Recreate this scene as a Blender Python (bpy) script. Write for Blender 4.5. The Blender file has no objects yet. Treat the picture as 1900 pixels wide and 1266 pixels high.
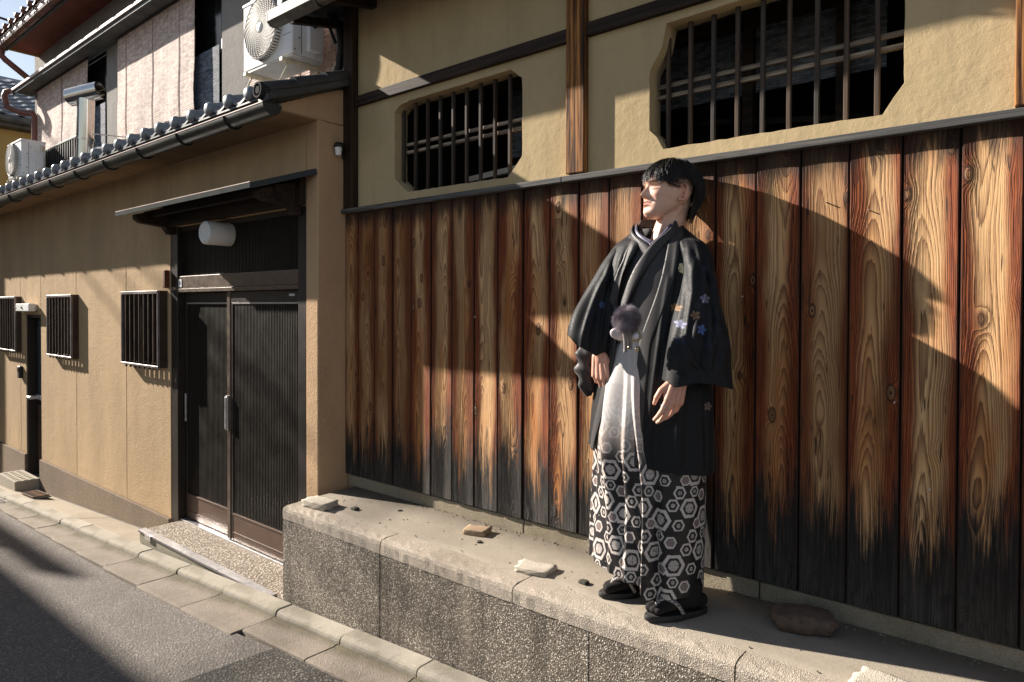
import bpy, bmesh, math, random
import numpy as np
from mathutils import Vector, Matrix
random.seed(7)
PI = math.pi
scene = bpy.context.scene
COL = scene.collection
# ---------------------------------------------------------------- camera, sky, sun, exposure
# world: X runs along the street (to the right), Y points into the houses, Z up; the camera's eye is the origin
YAW, PITCH, ROLL, FPX, CYPX = math.radians(50.338), math.radians(-.7676), math.radians(.1944), 1242.7, 588.0
fw = np.array([-math.cos(YAW), math.sin(YAW), 0.]); rt = np.array([math.sin(YAW), math.cos(YAW), 0.]); up = np.array([0, 0, 1.])
fw, up = fw*math.cos(PITCH)+up*math.sin(PITCH), up*math.cos(PITCH)-fw*math.sin(PITCH)
rt, up = rt*math.cos(ROLL)+up*math.sin(ROLL), up*math.cos(ROLL)-rt*math.sin(ROLL)
cam = bpy.data.cameras.new('camera'); cob = bpy.data.objects.new('camera', cam); COL.objects.link(cob)
cob.matrix_world = Matrix(((rt[0], up[0], -fw[0], 0), (rt[1], up[1], -fw[1], 0), (rt[2], up[2], -fw[2], 0), (0, 0, 0, 1)))
cam.sensor_width = 36.0; cam.lens = FPX/1900*36.0; cam.shift_y = -(633-CYPX)/1900
cam.clip_start = .05; cam.clip_end = 500
scene.camera = cob
SUN = Vector((3.8, 1.0, -1.95)).normalized()          # the way the light travels
world = bpy.data.worlds.new('World'); scene.world = world; world.use_nodes = True
wt = world.node_tree; bg = wt.nodes['Background']
sky = wt.nodes.new('ShaderNodeTexSky'); sky.sky_type = 'NISHITA'; sky.sun_disc = False
sky.sun_elevation = math.asin(-SUN.z); sky.sun_rotation = math.atan2(-SUN.x, -SUN.y)
sky.air_density = 1.0; sky.dust_density = .4; sky.ozone_density = 1.0
hs_ = wt.nodes.new('ShaderNodeHueSaturation'); hs_.inputs['Saturation'].default_value = .72     # thin high haze
wt.links.new(sky.outputs[0], hs_.inputs['Color']); wt.links.new(hs_.outputs[0], bg.inputs['Color']); bg.inputs['Strength'].default_value = .051
sl = bpy.data.lights.new('sun', 'SUN'); sl.energy = 5.0; sl.angle = math.radians(.6); sl.color = (1, .915, .81)
so = bpy.data.objects.new('sun', sl); COL.objects.link(so); so.location = (-30, -8, 16)
so.rotation_euler = SUN.to_track_quat('-Z', 'Y').to_euler()
vs = scene.view_settings; vs.view_transform = 'Standard'; vs.look = 'None'; vs.exposure = 1.4; vs.gamma = 1; vs.use_curve_mapping = False
scene.cycles.max_bounces = 8; scene.cycles.use_denoising = True

# ---------------------------------------------------------------- object helpers
def tag(o, label=None, cat=None, group=None, kind=None):
    if label: o['label'] = label
    if cat: o['category'] = cat
    if group: o['group'] = group
    if kind: o['kind'] = kind
    return o
def thing(name, label, cat, loc=(0, 0, 0), group=None):
    o = bpy.data.objects.new(name, None); COL.objects.link(o); o.location = loc; o.empty_display_size = .1
    return tag(o, label, cat, group)
def wloc(o):
    v = Vector((0, 0, 0))
    while o: v += Vector(o.location); o = o.parent
    return v
def dup(o, delta=None, parent=None):
    c = o.copy(); COL.objects.link(c)
    if parent is not None: c.parent = parent
    if delta is not None: c.location = Vector(o.location)+Vector(delta)
    for ch in list(o.children): dup(ch, None, c)
    return c
class MB:
    """collects shapes in world coordinates; build() links them as one mesh object"""
    def __init__(s): s.v = []; s.f = []; s.m = []
    def add(s, vs, fs, mi=0):
        b = len(s.v); s.v += [tuple(p) for p in vs]; s.f += [tuple(i+b for i in f) for f in fs]; s.m += [mi]*len(fs); return s
    def box(s, x0, x1, y0, y1, z0, z1, mi=0):
        v = [(x, y, z) for z in (z0, z1) for y in (y0, y1) for x in (x0, x1)]
        return s.add(v, [(0, 2, 3, 1), (4, 5, 7, 6), (0, 1, 5, 4), (2, 6, 7, 3), (0, 4, 6, 2), (1, 3, 7, 5)], mi)
    def bar(s, a, b, w, h, mi=0, upv=(0, 0, 1)):
        a, b = Vector(a), Vector(b); d = (b-a).normalized(); u = Vector(upv)
        if abs(d.dot(u)) > .98: u = Vector((0, 1, 0))
        r = d.cross(u).normalized(); u = r.cross(d)
        v = [p+r*(i*w/2)+u*(j*h/2) for p in (a, b) for (i, j) in ((-1, -1), (1, -1), (1, 1), (-1, 1))]
        return s.add(v, [(0, 1, 2, 3), (7, 6, 5, 4), (0, 4, 5, 1), (1, 5, 6, 2), (2, 6, 7, 3), (3, 7, 4, 0)], mi)
    def tube(s, pts, r, n=10, cap=True, mi=0):
        pts = [Vector(p) for p in pts]; k = len(pts); rs = r if hasattr(r, '__len__') else [r]*k
        rings = []; u = None
        for i, p in enumerate(pts):
            d = (pts[min(i+1, k-1)]-pts[max(i-1, 0)]).normalized()
            if u is None: u = Vector((0, 0, 1)) if abs(d.z) < .9 else Vector((0, 1, 0))
            u = (u-d*u.dot(d)).normalized(); w = d.cross(u)
            rings.append([p+(u*math.cos(2*PI*j/n)+w*math.sin(2*PI*j/n))*rs[i] for j in range(n)])
        v = [q for R in rings for q in R]; f = []
        for i in range(k-1):
            for j in range(n): f.append((i*n+j, i*n+(j+1) % n, (i+1)*n+(j+1) % n, (i+1)*n+j))
        if cap: f += [tuple(range(n))[::-1], tuple(range((k-1)*n, k*n))]
        return s.add(v, f, mi)
    def prism(s, poly, axis, a0, a1, mi=0):
        """poly of 2D points extruded along axis 'x' (pts are y,z), 'y' (x,z) or 'z' (x,y)"""
        def P(p, t): return {'x': (t, p[0], p[1]), 'y': (p[0], t, p[1]), 'z': (p[0], p[1], t)}[axis]
        n = len(poly); v = [P(p, a0) for p in poly]+[P(p, a1) for p in poly]
        f = [tuple(range(n)), tuple(range(2*n-1, n-1, -1))]+[(i, i+n, (i+1) % n+n, (i+1) % n) for i in range(n)]
        return s.add(v, f, mi)
    def grid(s, P, close_u=False, close_v=False, mi=0):
        P = np.asarray(P); a, b = P.shape[:2]; f = []
        for i in range(a-(0 if close_u else 1)):
            for j in range(b-(0 if close_v else 1)):
                i2, j2 = (i+1) % a, (j+1) % b; f.append((i*b+j, i*b+j2, i2*b+j2, i2*b+j))
        return s.add([tuple(map(float, p)) for p in P.reshape(-1, 3)], f, mi)
    def lathe(s, prof, origin, axis='z', n=24, mi=0):
        """prof: (radius, height) along axis"""
        o = Vector(origin); P = []
        for (r, h) in prof:
            row = []
            for j in range(n):
                c, d = r*math.cos(2*PI*j/n), r*math.sin(2*PI*j/n)
                row.append(o+Vector({'z': (c, d, h), 'y': (c, h, d), 'x': (h, c, d)}[axis]))
            P.append(row)
        return s.grid(np.array([[tuple(q) for q in r] for r in P]), close_v=True, mi=mi)
    def build(s, name, mat, parent=None, bevel=0, seg=2, smooth=False, origin=None, label=None, kind=None):
        me = bpy.data.meshes.new(name)
        base = Vector(origin) if origin is not None else (wloc(parent) if parent else Vector((0, 0, 0)))
        bx, by, bz = base
        me.from_pydata([(p[0]-bx, p[1]-by, p[2]-bz) for p in s.v], [], s.f)
        bm = bmesh.new(); bm.from_mesh(me); bmesh.ops.recalc_face_normals(bm, faces=bm.faces[:]); bm.to_mesh(me); bm.free()
        for m in (mat if isinstance(mat, (list, tuple)) else [mat]): me.materials.append(m)
        if any(s.m): me.polygons.foreach_set('material_index', s.m)
        o = bpy.data.objects.new(name, me); COL.objects.link(o)
        if parent: o.parent = parent; o.location = base-wloc(parent)
        else: o.location = base
        if smooth:
            me.polygons.foreach_set('use_smooth', [True]*len(me.polygons))
        if bevel:
            b = o.modifiers.new('bevel', 'BEVEL'); b.width = bevel; b.segments = seg; b.limit_method = 'ANGLE'; b.angle_limit = math.radians(35)
            if smooth: b.harden_normals = False
        if label: o['label'] = label
        if kind: o['kind'] = kind
        return o
def autosmooth(o, ang=35):
    me = o.data; me.polygons.foreach_set('use_smooth', [True]*len(me.polygons)); me.set_sharp_from_angle(angle=math.radians(ang))
    return o

# ---------------------------------------------------------------- material helper
class Mat:
    def __init__(s, name):
        s.m = bpy.data.materials.new(name); s.m.use_nodes = True; s.t = s.m.node_tree
        s.b = s.t.nodes['Principled BSDF']; s.tc = None; s.oi = None
    def node(s, typ, ins=None, **props):
        n = s.t.nodes.new(typ)
        for k, v in props.items(): setattr(n, k, v)
        for k, v in (ins or {}).items(): s.set(n.inputs[k], v)
        return n
    def set(s, sock, v):
        if isinstance(v, bpy.types.NodeSocket): s.t.links.new(v, sock)
        elif isinstance(v, (tuple, list)) and len(v) == 3 and sock.type == 'RGBA': sock.default_value = (*v, 1)
        else: sock.default_value = v
    def coord(s, which='Object'):
        if not s.tc: s.tc = s.node('ShaderNodeTexCoord')
        return s.tc.outputs[which]
    def rand(s):
        if not s.oi: s.oi = s.node('ShaderNodeObjectInfo')
        return s.oi.outputs['Random']
    def mapv(s, v, scale=(1, 1, 1), loc=(0, 0, 0), rot=(0, 0, 0)):
        n = s.node('ShaderNodeMapping', {'Vector': v, 'Scale': scale, 'Rotation': rot}); s.set(n.inputs['Location'], loc); return n.outputs[0]
    def noise(s, v, scale, detail=3, rough=.55, dist=0, out='Fac'):
        return s.node('ShaderNodeTexNoise', {'Vector': v, 'Scale': scale, 'Detail': detail, 'Roughness': rough, 'Distortion': dist}).outputs[out]
    def voro(s, v, scale, out='Distance', feature='F1', rnd=1):
        return s.node('ShaderNodeTexVoronoi', {'Vector': v, 'Scale': scale, 'Randomness': rnd}, feature=feature).outputs[out]
    def math(s, op, a, b=0.0, c=0.0, clamp=False):
        n = s.node('ShaderNodeMath', operation=op); n.use_clamp = clamp
        s.set(n.inputs[0], a); s.set(n.inputs[1], b); s.set(n.inputs[2], c); return n.outputs[0]
    def sep(s, v): return s.node('ShaderNodeSeparateXYZ', {0: v}).outputs
    def comb(s, x, y, z): return s.node('ShaderNodeCombineXYZ', {0: x, 1: y, 2: z}).outputs[0]
    def vadd(s, a, b):
        n = s.node('ShaderNodeVectorMath', operation='ADD'); s.set(n.inputs[0], a); s.set(n.inputs[1], b); return n.outputs[0]
    def ss(s, x, a, b):      # smoothstep
        return s.node('ShaderNodeMapRange', {'Value': x, 'From Min': a, 'From Max': b}, interpolation_type='SMOOTHSTEP').outputs[0]
    def ramp(s, fac, stops):
        n = s.node('ShaderNodeValToRGB', {'Fac': fac}); e = n.color_ramp.elements
        while len(e) < len(stops): e.new(.5)
        for el, (p, c) in zip(e, stops): el.position = p; el.color = (*c, 1)
        return n.outputs[0]
    def mix(s, fac, a, b, blend='MIX'):
        n = s.node('ShaderNodeMix', data_type='RGBA', blend_type=blend)
        s.set(n.inputs['Factor'], fac); s.set(n.inputs[6], a); s.set(n.inputs[7], b); return n.outputs[2]
    def bump(s, h, strength=.5, dist=.01, normal=None):
        n = s.node('ShaderNodeBump', {'Height': h, 'Strength': strength, 'Distance': dist})
        if normal is not None: s.set(n.inputs['Normal'], normal)
        return n.outputs[0]
    def out(s, color, rough=.8, normal=None, metal=0.0, spec=.3, **kw):
        s.set(s.b.inputs['Base Color'], color); s.set(s.b.inputs['Roughness'], rough); s.set(s.b.inputs['Metallic'], metal)
        s.set(s.b.inputs['Specular IOR Level'], spec)
        if normal is not None: s.set(s.b.inputs['Normal'], normal)
        for k, v in kw.items(): s.set(s.b.inputs[k.replace('_', ' ')], v)
        return s.m
def plain(name, color, rough=.6, metal=0.0, spec=.4, var=.25, scale=9, bump=.12, bscale=60):
    """a painted or bare surface with uneven tone, smudges and slight relief"""
    m = Mat(name); c = m.coord()
    n1 = m.noise(c, scale, 5, .65); n2 = m.noise(c, bscale, 3, .6)
    lo = tuple(x*(1-var) for x in color); hi = tuple(min(1, x*(1+var)) for x in color)
    col = m.ramp(n1, [(.3, lo), (.7, hi)])
    r = m.math('MULTIPLY_ADD', n1, .3, rough-.15)
    return m.out(col, r, m.bump(n2, bump, .004), metal, spec)
# ---------------------------------------------------------------- materials
def stucco(name, base, dark, grain=150, bump=.55, stain=.5, moss=None, zbase=None):
    m = Mat(name); c = m.coord()
    big = m.noise(m.mapv(c, (1.2, 1.2, .5)), 1.4, 5, .6); mid = m.noise(c, 9, 4, .6)
    col = m.mix(m.ss(big, .3, .72), base, tuple(x*.78 for x in base))
    col = m.mix(m.math('MULTIPLY', m.ss(mid, .5, .8), stain*.5), col, tuple(x*.7 for x in base))
    streak = m.noise(m.mapv(c, (9, 9, .35)), 1.0, 4, .6)
    col = m.mix(m.math('MULTIPLY', m.ss(streak, .52, .8), stain*.55), col, tuple(x*.62 for x in base))
    if moss: col = m.mix(m.math('MULTIPLY', m.ss(m.noise(c, 1.7, 4, .65), .52, .75), .5), col, moss)
    g = m.noise(c, grain, 3, .7); pit = m.voro(c, grain*.55)
    col = m.mix(m.math('MULTIPLY', m.ss(g, .55, .72), .55), col, tuple(min(1, x*1.25) for x in base))
    col = m.mix(m.math('MULTIPLY', m.ss(m.math('ADD', pit, m.math('MULTIPLY', m.noise(c, grain*.3, 2), .5)), .38, .22), .8), col, dark)
    h = m.math('ADD', g, m.math('MULTIPLY', pit, .6))
    nb = m.bump(mid, .25, .02)
    return m.out(col, .92, m.bump(h, bump, .006, nb), 0, .15)
def aggregate(name, matrix, pebbles, scale=95, bump=.8, dirt=(.05, .045, .035), dirtamt=.5, thr=.42, streak=0, side=None):
    """washed concrete with its pebbles showing"""
    m = Mat(name); c = m.coord(); cj = m.vadd(c, m.mapv(m.noise(c, 30, 2, .5, 0, 'Color'), (.012, .012, .012)))
    d = m.voro(cj, scale); cc = m.voro(cj, scale, 'Color')
    k = m.sep(cc)[0]
    peb = m.ramp(k, [(i/(len(pebbles)-1), p) for i, p in enumerate(pebbles)])
    col = m.mix(m.ss(d, thr+.14, thr-.1), matrix, peb)
    big = m.noise(m.mapv(c, (1, 1, .7)), 2.2, 6, .65); fine = m.noise(c, 22, 4, .6)
    col = m.mix(m.math('MULTIPLY', m.ss(big, .42, .72), dirtamt), col, dirt)
    col = m.mix(m.math('MULTIPLY', m.ss(fine, .5, .75), dirtamt*.6), col, dirt)
    if streak:
        sv = m.noise(m.mapv(c, (7, 7, .6)), 1.0, 5, .65); col = m.mix(m.math('MULTIPLY', m.ss(sv, .5, .72), streak), col, dirt)
        col = m.mix(m.math('MULTIPLY', m.ss(sv, .46, .3), streak*.5), col, tuple(min(1, x*2.4) for x in matrix))
    if side:
        col = m.mix(m.math('MULTIPLY', m.ss(m.math('ADD', m.sep(c)[1], m.math('MULTIPLY_ADD', big, .16, -.08)), side[0], side[1]), .75), col, side[2])
    h = m.math('ADD', m.math('MULTIPLY', m.ss(d, .6, .05), m.math('MULTIPLY_ADD', k, .6, .4)), m.math('MULTIPLY', fine, .7))
    return m.out(col, .9, m.bump(h, bump, .008), 0, .2)
def concrete(name, base, dark, var=1.0, moss=None, grain=260):
    m = Mat(name); c = m.coord()
    a = m.noise(c, 1.8, 6, .65); b = m.noise(c, 14, 5, .65); g = m.noise(c, grain, 2, .6)
    rnd = m.rand()
    col = m.mix(m.math('MULTIPLY', m.ss(a, .38, .7), var*.8), base, dark)
    col = m.mix(m.math('MULTIPLY', m.ss(b, .5, .78), .55*var), col, dark)
    col = m.mix(m.math('MULTIPLY', m.ss(g, .5, .7), .45), col, tuple(min(1, x*1.35) for x in base))
    col = m.mix(m.math('MULTIPLY', m.ss(g, .45, .3), .5), col, tuple(x*.5 for x in dark))
    if moss: col = m.mix(m.math('MULTIPLY', m.ss(m.noise(c, 5, 5, .7), .5, .7), .6), col, moss)
    col = m.mix(m.math('MULTIPLY', rnd, .25), col, dark)
    return m.out(col, .9, m.bump(m.math('ADD', m.math('MULTIPLY', g, .5), b), .5, .006), 0, .2)
M_tan = stucco('tan_stucco', (.50, .352, .205), (.13, .09, .055), 130, .55, .8)
M_pillar = stucco('pillar_stucco', (.52, .345, .205), (.22, .14, .08), 150, .5, .5)
M_yellow = stucco('yellow_plaster', (.51, .39, .225), (.38, .28, .15), 240, .09, .8, moss=(.45, .36, .19))
M_grey_wall = stucco('grey_stucco', (.30, .28, .26), (.12, .11, .10), 160, .4, .4)
M_ochre = stucco('ochre_wall', (.55, .36, .13), (.3, .2, .08), 120, .3, .3)
M_plinth = aggregate('washed_plinth', (.17, .125, .085), [(.12, .085, .06), (.3, .22, .15), (.2, .15, .11), (.42, .33, .24)], 120, .5, (.09, .07, .05), .35)
M_lowwall = aggregate('washed_wall', (.145, .122, .096), [(.08, .066, .053), (.66, .58, .49), (.19, .155, .12), (.40, .345, .285), (.82, .75, .66), (.07, .058, .046), (.24, .20, .165)], 135, .8, (.055, .045, .035), .5, .44, .6)
M_coping = aggregate('washed_coping', (.33, .28, .225), [(.26, .21, .17), (.60, .54, .46), (.38, .31, .25), (.66, .60, .52)], 190, .5, (.15, .12, .09), .4)
M_step = aggregate('pebble_step', (.20, .165, .13), [(.30, .25, .20), (.55, .48, .40), (.40, .33, .26), (.66, .6, .52)], 62, 1.0, (.14, .11, .085), .3, .46)
M_mortar = concrete('ledge_mortar', (.34, .295, .235), (.22, .19, .15), .8)
M_curb = aggregate('curb_concrete', (.26, .22, .16), [(.2, .17, .125), (.42, .36, .27), (.24, .2, .15)], 200, .5, (.12, .10, .06), .5)
M_kerb = concrete('kerb_concrete', (.36, .325, .27), (.18, .155, .12), 1.0, moss=(.17, .155, .095))
M_slab = aggregate('gutter_slab', (.235, .20, .165), [(.17, .14, .115), (.36, .315, .26), (.22, .185, .15), (.30, .25, .205)], 135, .6, (.12, .10, .072), .55, .42, 0, (.02, .11, (.085, .075, .040)))
M_apron = concrete('apron_mortar', (.40, .345, .27), (.25, .21, .155), .8)
M_block = concrete('step_concrete', (.34, .30, .24), (.26, .22, .17), .8)
M_asphalt = aggregate('asphalt', (.135, .120, .108), [(.095, .087, .080), (.36, .325, .29), (.16, .145, .13), (.25, .22, .195), (.12, .108, .10), (.50, .45, .41)], 88, 1.0, (.095, .086, .078), .45, .42)
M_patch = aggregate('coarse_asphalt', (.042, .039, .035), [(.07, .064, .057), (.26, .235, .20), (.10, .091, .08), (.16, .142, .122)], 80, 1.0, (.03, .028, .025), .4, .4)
M_bronze = plain('bronze_aluminium', (.026, .019, .015), .42, .25, .5, .2, 5, .05)
M_kick = plain('kick_panel', (.105, .062, .042), .45, .2, .5, .2, 4, .05)
M_stile = plain('door_stile', (.12, .085, .062), .38, .3, .5, .3, 14, .08)
M_slat = plain('door_slats', (.020, .0155, .011), .5, .0, .3, .45, 8, .05)
M_darkmetal = plain('dark_metal', (.018, .020, .020), .5, .3, .45, .3, 7)
M_grille = plain('grille_metal', (.055, .036, .026), .4, .4, .5, .25, 7)
M_alu = plain('aluminium', (.62, .60, .60), .35, .85, .5, .15, 20)
M_chrome = plain('polished_steel', (.66, .63, .60), .16, 1.0, .5, .1, 4, .03)
M_white = plain('white_plastic', (.76, .75, .74), .45, 0, .4, .08, 6, .03)
M_offwhite = plain('aged_white', (.60, .57, .52), .5, 0, .4, .2, 8, .05)
M_cream = plain('cream_paint', (.60, .51, .36), .5, 0, .4, .3, 14, .08)
M_black = plain('black_rubber', (.012, .012, .013), .55, 0, .4, .3, 12)
M_interior = plain('dark_interior', (.022, .020, .018), .9, 0, .2, .3, 3)
M_tile = plain('roof_tile', (.17, .185, .205), .33, .0, .6, .25, 9, .06)
M_tiledark = plain('verge_tile', (.05, .052, .055), .4, .0, .5, .3, 9, .06)
M_gutter = plain('dark_gutter', (.030, .032, .028), .42, .0, .5, .5, 5, .06)
M_greengutter = plain('weathered_copper', (.125, .108, .085), .55, .2, .4, .6, 6, .1)
M_redgutter = plain('red_brown_gutter', (.17, .066, .046), .4, .0, .5, .2, 6, .04)
M_redsoffit = plain('red_soffit', (.26, .085, .058), .75, .0, .2, .25, 4, .06)
M_fascia = plain('slate_fascia', (.075, .085, .082), .6, .0, .3, .5, 9, .1)
M_eave = plain('grey_eave', (.10, .095, .085), .6, 0, .3, .5, 5, .08)
M_litedge = plain('painted_lit_edge', (.52, .38, .33), .5, 0, .3, .2, 6, .05)  # pale tone standing in for sunlight on thin edges
M_soffit = plain('tan_soffit', (.36, .24, .14), .85, 0, .2, .2, 3, .08)
def wood(name, pale, dark, scale=1.0, axis='z', grey=None, rough=.75, lit=None):
    m = Mat(name); c = m.coord(); r = m.math('MULTIPLY', m.rand(), 40)
    sc = {'z': (60, 60, 1.6), 'x': (1.6, 60, 60), 'y': (60, 1.6, 60)}[axis]
    v = m.vadd(m.mapv(c, tuple(x*scale for x in sc)), m.comb(r, r, r))
    n = m.noise(v, 1.0, 5, .65, .4); n2 = m.noise(m.mapv(c, tuple(x*scale*.25 for x in sc)), 1.0, 3, .6)
    col = m.mix(m.ss(n, .38, .62), dark, pale)
    col = m.mix(m.ss(n2, .45, .7), col, tuple(x*.5 for x in dark))
    if grey: col = m.mix(m.math('MULTIPLY', m.ss(n2, .35, .6), .6), col, grey)
    return m.out(col, rough, m.bump(n, .5, .004), 0, .25)
M_post = wood('dark_post', (.060, .030, .016), (.020, .012, .008))
M_postorange = wood('orange_post', (.46, .20, .055), (.032, .011, .006), 1.3)
M_beam = wood('dark_beam', (.045, .027, .018), (.016, .011, .008), 1, 'x')
M_capwood = wood('cap_board', (.17, .155, .14), (.045, .04, .036), 1.6, 'x', grey=(.10, .10, .10))
M_bars = wood('window_bars', (.095, .060, .038), (.022, .015, .011), 1, 'z', grey=(.06, .055, .05))
M_rail = wood('window_rail', (.44, .35, .25), (.16, .12, .09), 1, 'x')
M_plaque = wood('name_board', (.22, .075, .035), (.10, .03, .015))
def cedar():
    """scorched cedar boards: growth rings cut as a flat board, knots, red edges, a sooty foot and a dark head"""
    m = Mat('scorched_cedar'); c = m.coord(); s = m.sep(c); x, z = s[0], s[2]
    r = m.rand(); r1 = m.math('MULTIPLY', r, 91.7); r2 = m.math('FRACT', m.math('MULTIPLY', r, 17.31)); r3 = m.math('FRACT', m.math('MULTIPLY', r, 53.77))
    # slow wander of the heart of the log
    w1 = m.math('SUBTRACT', m.noise(m.comb(m.math('MULTIPLY', x, 2.0), r1, m.math('MULTIPLY', z, 1.6)), 1.0, 2, .5), .5)
    w2 = m.math('SUBTRACT', m.noise(m.comb(m.math('MULTIPLY', x, 14.0), r1, m.math('MULTIPLY', z, 3.2)), 1.0, 2, .5), .5)
    cx = m.math('MULTIPLY_ADD', r2, .07, -.035)
    xx = m.math('ADD', m.math('SUBTRACT', x, cx), m.math('ADD', m.math('MULTIPLY', w1, .05), m.math('MULTIPLY', w2, .022)))
    dz = m.math('ADD', m.math('MULTIPLY', m.noise(m.comb(r1, 3.3, m.math('MULTIPLY', z, .9)), 1.0, 2, .5), .12), m.math('MULTIPLY_ADD', z, .022, -.035))
    # knots
    kv = m.comb(m.math('MULTIPLY_ADD', x, 9.0, r1), m.math('MULTIPLY', r1, 3.1), m.math('MULTIPLY', z, 4.2))
    kd = m.node('ShaderNodeTexVoronoi', {'Vector': kv, 'Scale': 1.0, 'Randomness': .95}, feature='F1').outputs['Distance']
    kn = m.math('POWER', m.ss(kd, .42, .0), 2.0)
    R = m.math('SQRT', m.math('ADD', m.math('MULTIPLY', xx, xx), m.math('MULTIPLY', dz, dz)))
    R = m.math('ADD', R, m.math('MULTIPLY', kn, .020))
    fib = m.noise(m.comb(m.math('MULTIPLY', x, 260), r1, m.math('MULTIPLY', z, 5)), 1.0, 3, .6)
    ringv = m.math('ADD', m.math('MULTIPLY', R, m.math('MULTIPLY_ADD', r3, 70, 150)), m.math('ADD', m.math('MULTIPLY', fib, .55), m.math('MULTIPLY', m.noise(m.comb(m.math('MULTIPLY', R, 60), r1, m.math('MULTIPLY', z, .6)), 1.0, 2, .6), 2.6)))
    saw = m.math('FRACT', ringv)
    late = m.math('MULTIPLY', m.math('POWER', saw, 1.5), m.ss(saw, 1.0, .90))
    # colours
    edge = m.math('ADD', m.math('ABSOLUTE', m.math('MULTIPLY_ADD', w1, .10, x)), m.math('MULTIPLY', w2, .03))
    red = m.ss(m.math('ADD', edge, m.math('MULTIPLY_ADD', m.noise(m.comb(m.math('MULTIPLY', x, 5.0), r1, m.math('MULTIPLY', z, .7)), 1.0, 3, .6), .06, -.03)), .024, .066)
    broad = m.noise(m.comb(m.math('MULTIPLY', x, 9), r1, m.math('MULTIPLY', z, 1.1)), 1.0, 3, .55)
    pale = m.mix(m.ss(broad, .38, .72), (.63, .39, .19), (.43, .165, .045))
    redc = m.mix(m.ss(fib, .35, .65), (.135, .027, .009), (.33, .085, .022))
    early = m.mix(red, pale, redc)
    latec = m.mix(red, (.105, .032, .013), (.040, .010, .006))
    fade_ = m.noise(m.comb(m.math('MULTIPLY', x, 20), m.math('ADD', r1, 3.0), m.math('MULTIPLY', z, 2.5)), 1.0, 3, .6)
    col = m.mix(m.math('MULTIPLY', late, m.math('MULTIPLY_ADD', fade_, .8, .45)), early, latec)
    dirt_ = m.noise(m.comb(m.math('MULTIPLY', x, 10), m.math('ADD', r1, 9.0), m.math('MULTIPLY', z, 2.0)), 1.0, 5, .65)
    col = m.mix(m.math('MULTIPLY', m.ss(dirt_, .48, .76), .6), col, (.075, .032, .015))
    col = m.mix(m.ss(m.math('FRACT', m.math('MULTIPLY', r, 7.77)), .35, 1.0), col, m.mix(.5, col, (.17, .065, .022)))
    # small dark checks and knot hearts
    ck = m.noise(m.comb(m.math('MULTIPLY', x, 75), m.math('ADD', r1, 7.0), m.math('MULTIPLY', z, 6)), 1.0, 2, .5)
    col = m.mix(m.math('MULTIPLY', m.ss(ck, .655, .72), .9), col, (.030, .016, .010))
    kr = m.math('FRACT', m.math('MULTIPLY', kd, 26))
    col = m.mix(m.ss(kd, .125, .10), col, m.mix(m.ss(kr, .3, .8), (.30, .15, .065), (.06, .028, .015)))
    col = m.mix(m.ss(kd, .045, .02), col, (.022, .013, .009))
    kring = m.math('MULTIPLY', m.ss(kd, .16, .13), m.ss(kd, .095, .12))
    col = m.mix(m.math('MULTIPLY', kring, .8), col, (.05, .022, .012))
    # rain-blackened foot, streaked upwards
    st = m.noise(m.comb(m.math('MULTIPLY', x, 17), r1, m.math('MULTIPLY', z, 2.0)), 1.0, 6, .68)
    st2 = m.noise(m.comb(m.math('MULTIPLY', x, 120), r1, m.math('MULTIPLY', z, 4.0)), 1.0, 4, .65)
    lev = m.math('ADD', z, m.math('ADD', m.math('MULTIPLY_ADD', st, .70, -.35), m.math('MULTIPLY_ADD', st2, .62, -.31)))
    lev = m.math('SUBTRACT', lev, m.math('ADD', m.math('MULTIPLY', red, .03), m.math('MULTIPLY_ADD', r3, .22, -.09)))
    lev = m.math('ADD', lev, m.math('MULTIPLY', m.math('SUBTRACT', .5, late), .10))
    foot = m.ss(lev, .47, .19)
    soot = m.mix(m.ss(st2, .42, .66), (.013, .011, .010), (.034, .029, .026))
    grey = m.mix(m.ss(m.math('ADD', fib, m.math('MULTIPLY', saw, .25)), .45, .85), (.022, .020, .018), (.085, .076, .068))
    soot = m.mix(m.math('MULTIPLY', m.ss(m.math('MULTIPLY_ADD', st, .35, z), .40, .12), .8), soot, grey)
    mould = m.noise(m.comb(m.math('MULTIPLY', x, 40), r1, m.math('MULTIPLY', z, 14)), 1.0, 5, .7)
    soot = m.mix(m.math('MULTIPLY', m.ss(mould, .52, .62), .75), soot, (.012, .011, .010))
    col = m.mix(foot, col, soot)
    head = m.ss(m.math('ADD', z, m.math('ADD', m.math('MULTIPLY_ADD', st, .30, -.15), m.math('MULTIPLY_ADD', st2, .1, -.05))), 1.56, 1.68)  # dark head: stain plus the cap's shade, both put into the colour
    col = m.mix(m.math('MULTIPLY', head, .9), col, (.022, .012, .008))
    col = m.mix(m.math('MULTIPLY', m.ss(m.math('ABSOLUTE', x), .072, .084), .75), col, (.020, .011, .008))
    h = m.math('ADD', m.math('MULTIPLY', late, 1.0), m.math('ADD', m.math('MULTIPLY', fib, .35), m.math('MULTIPLY', m.ss(kd, .13, .05), .8)))
    return m.out(col, .78, m.bump(h, .9, .004), 0, .25)
M_cedar = cedar()
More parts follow.
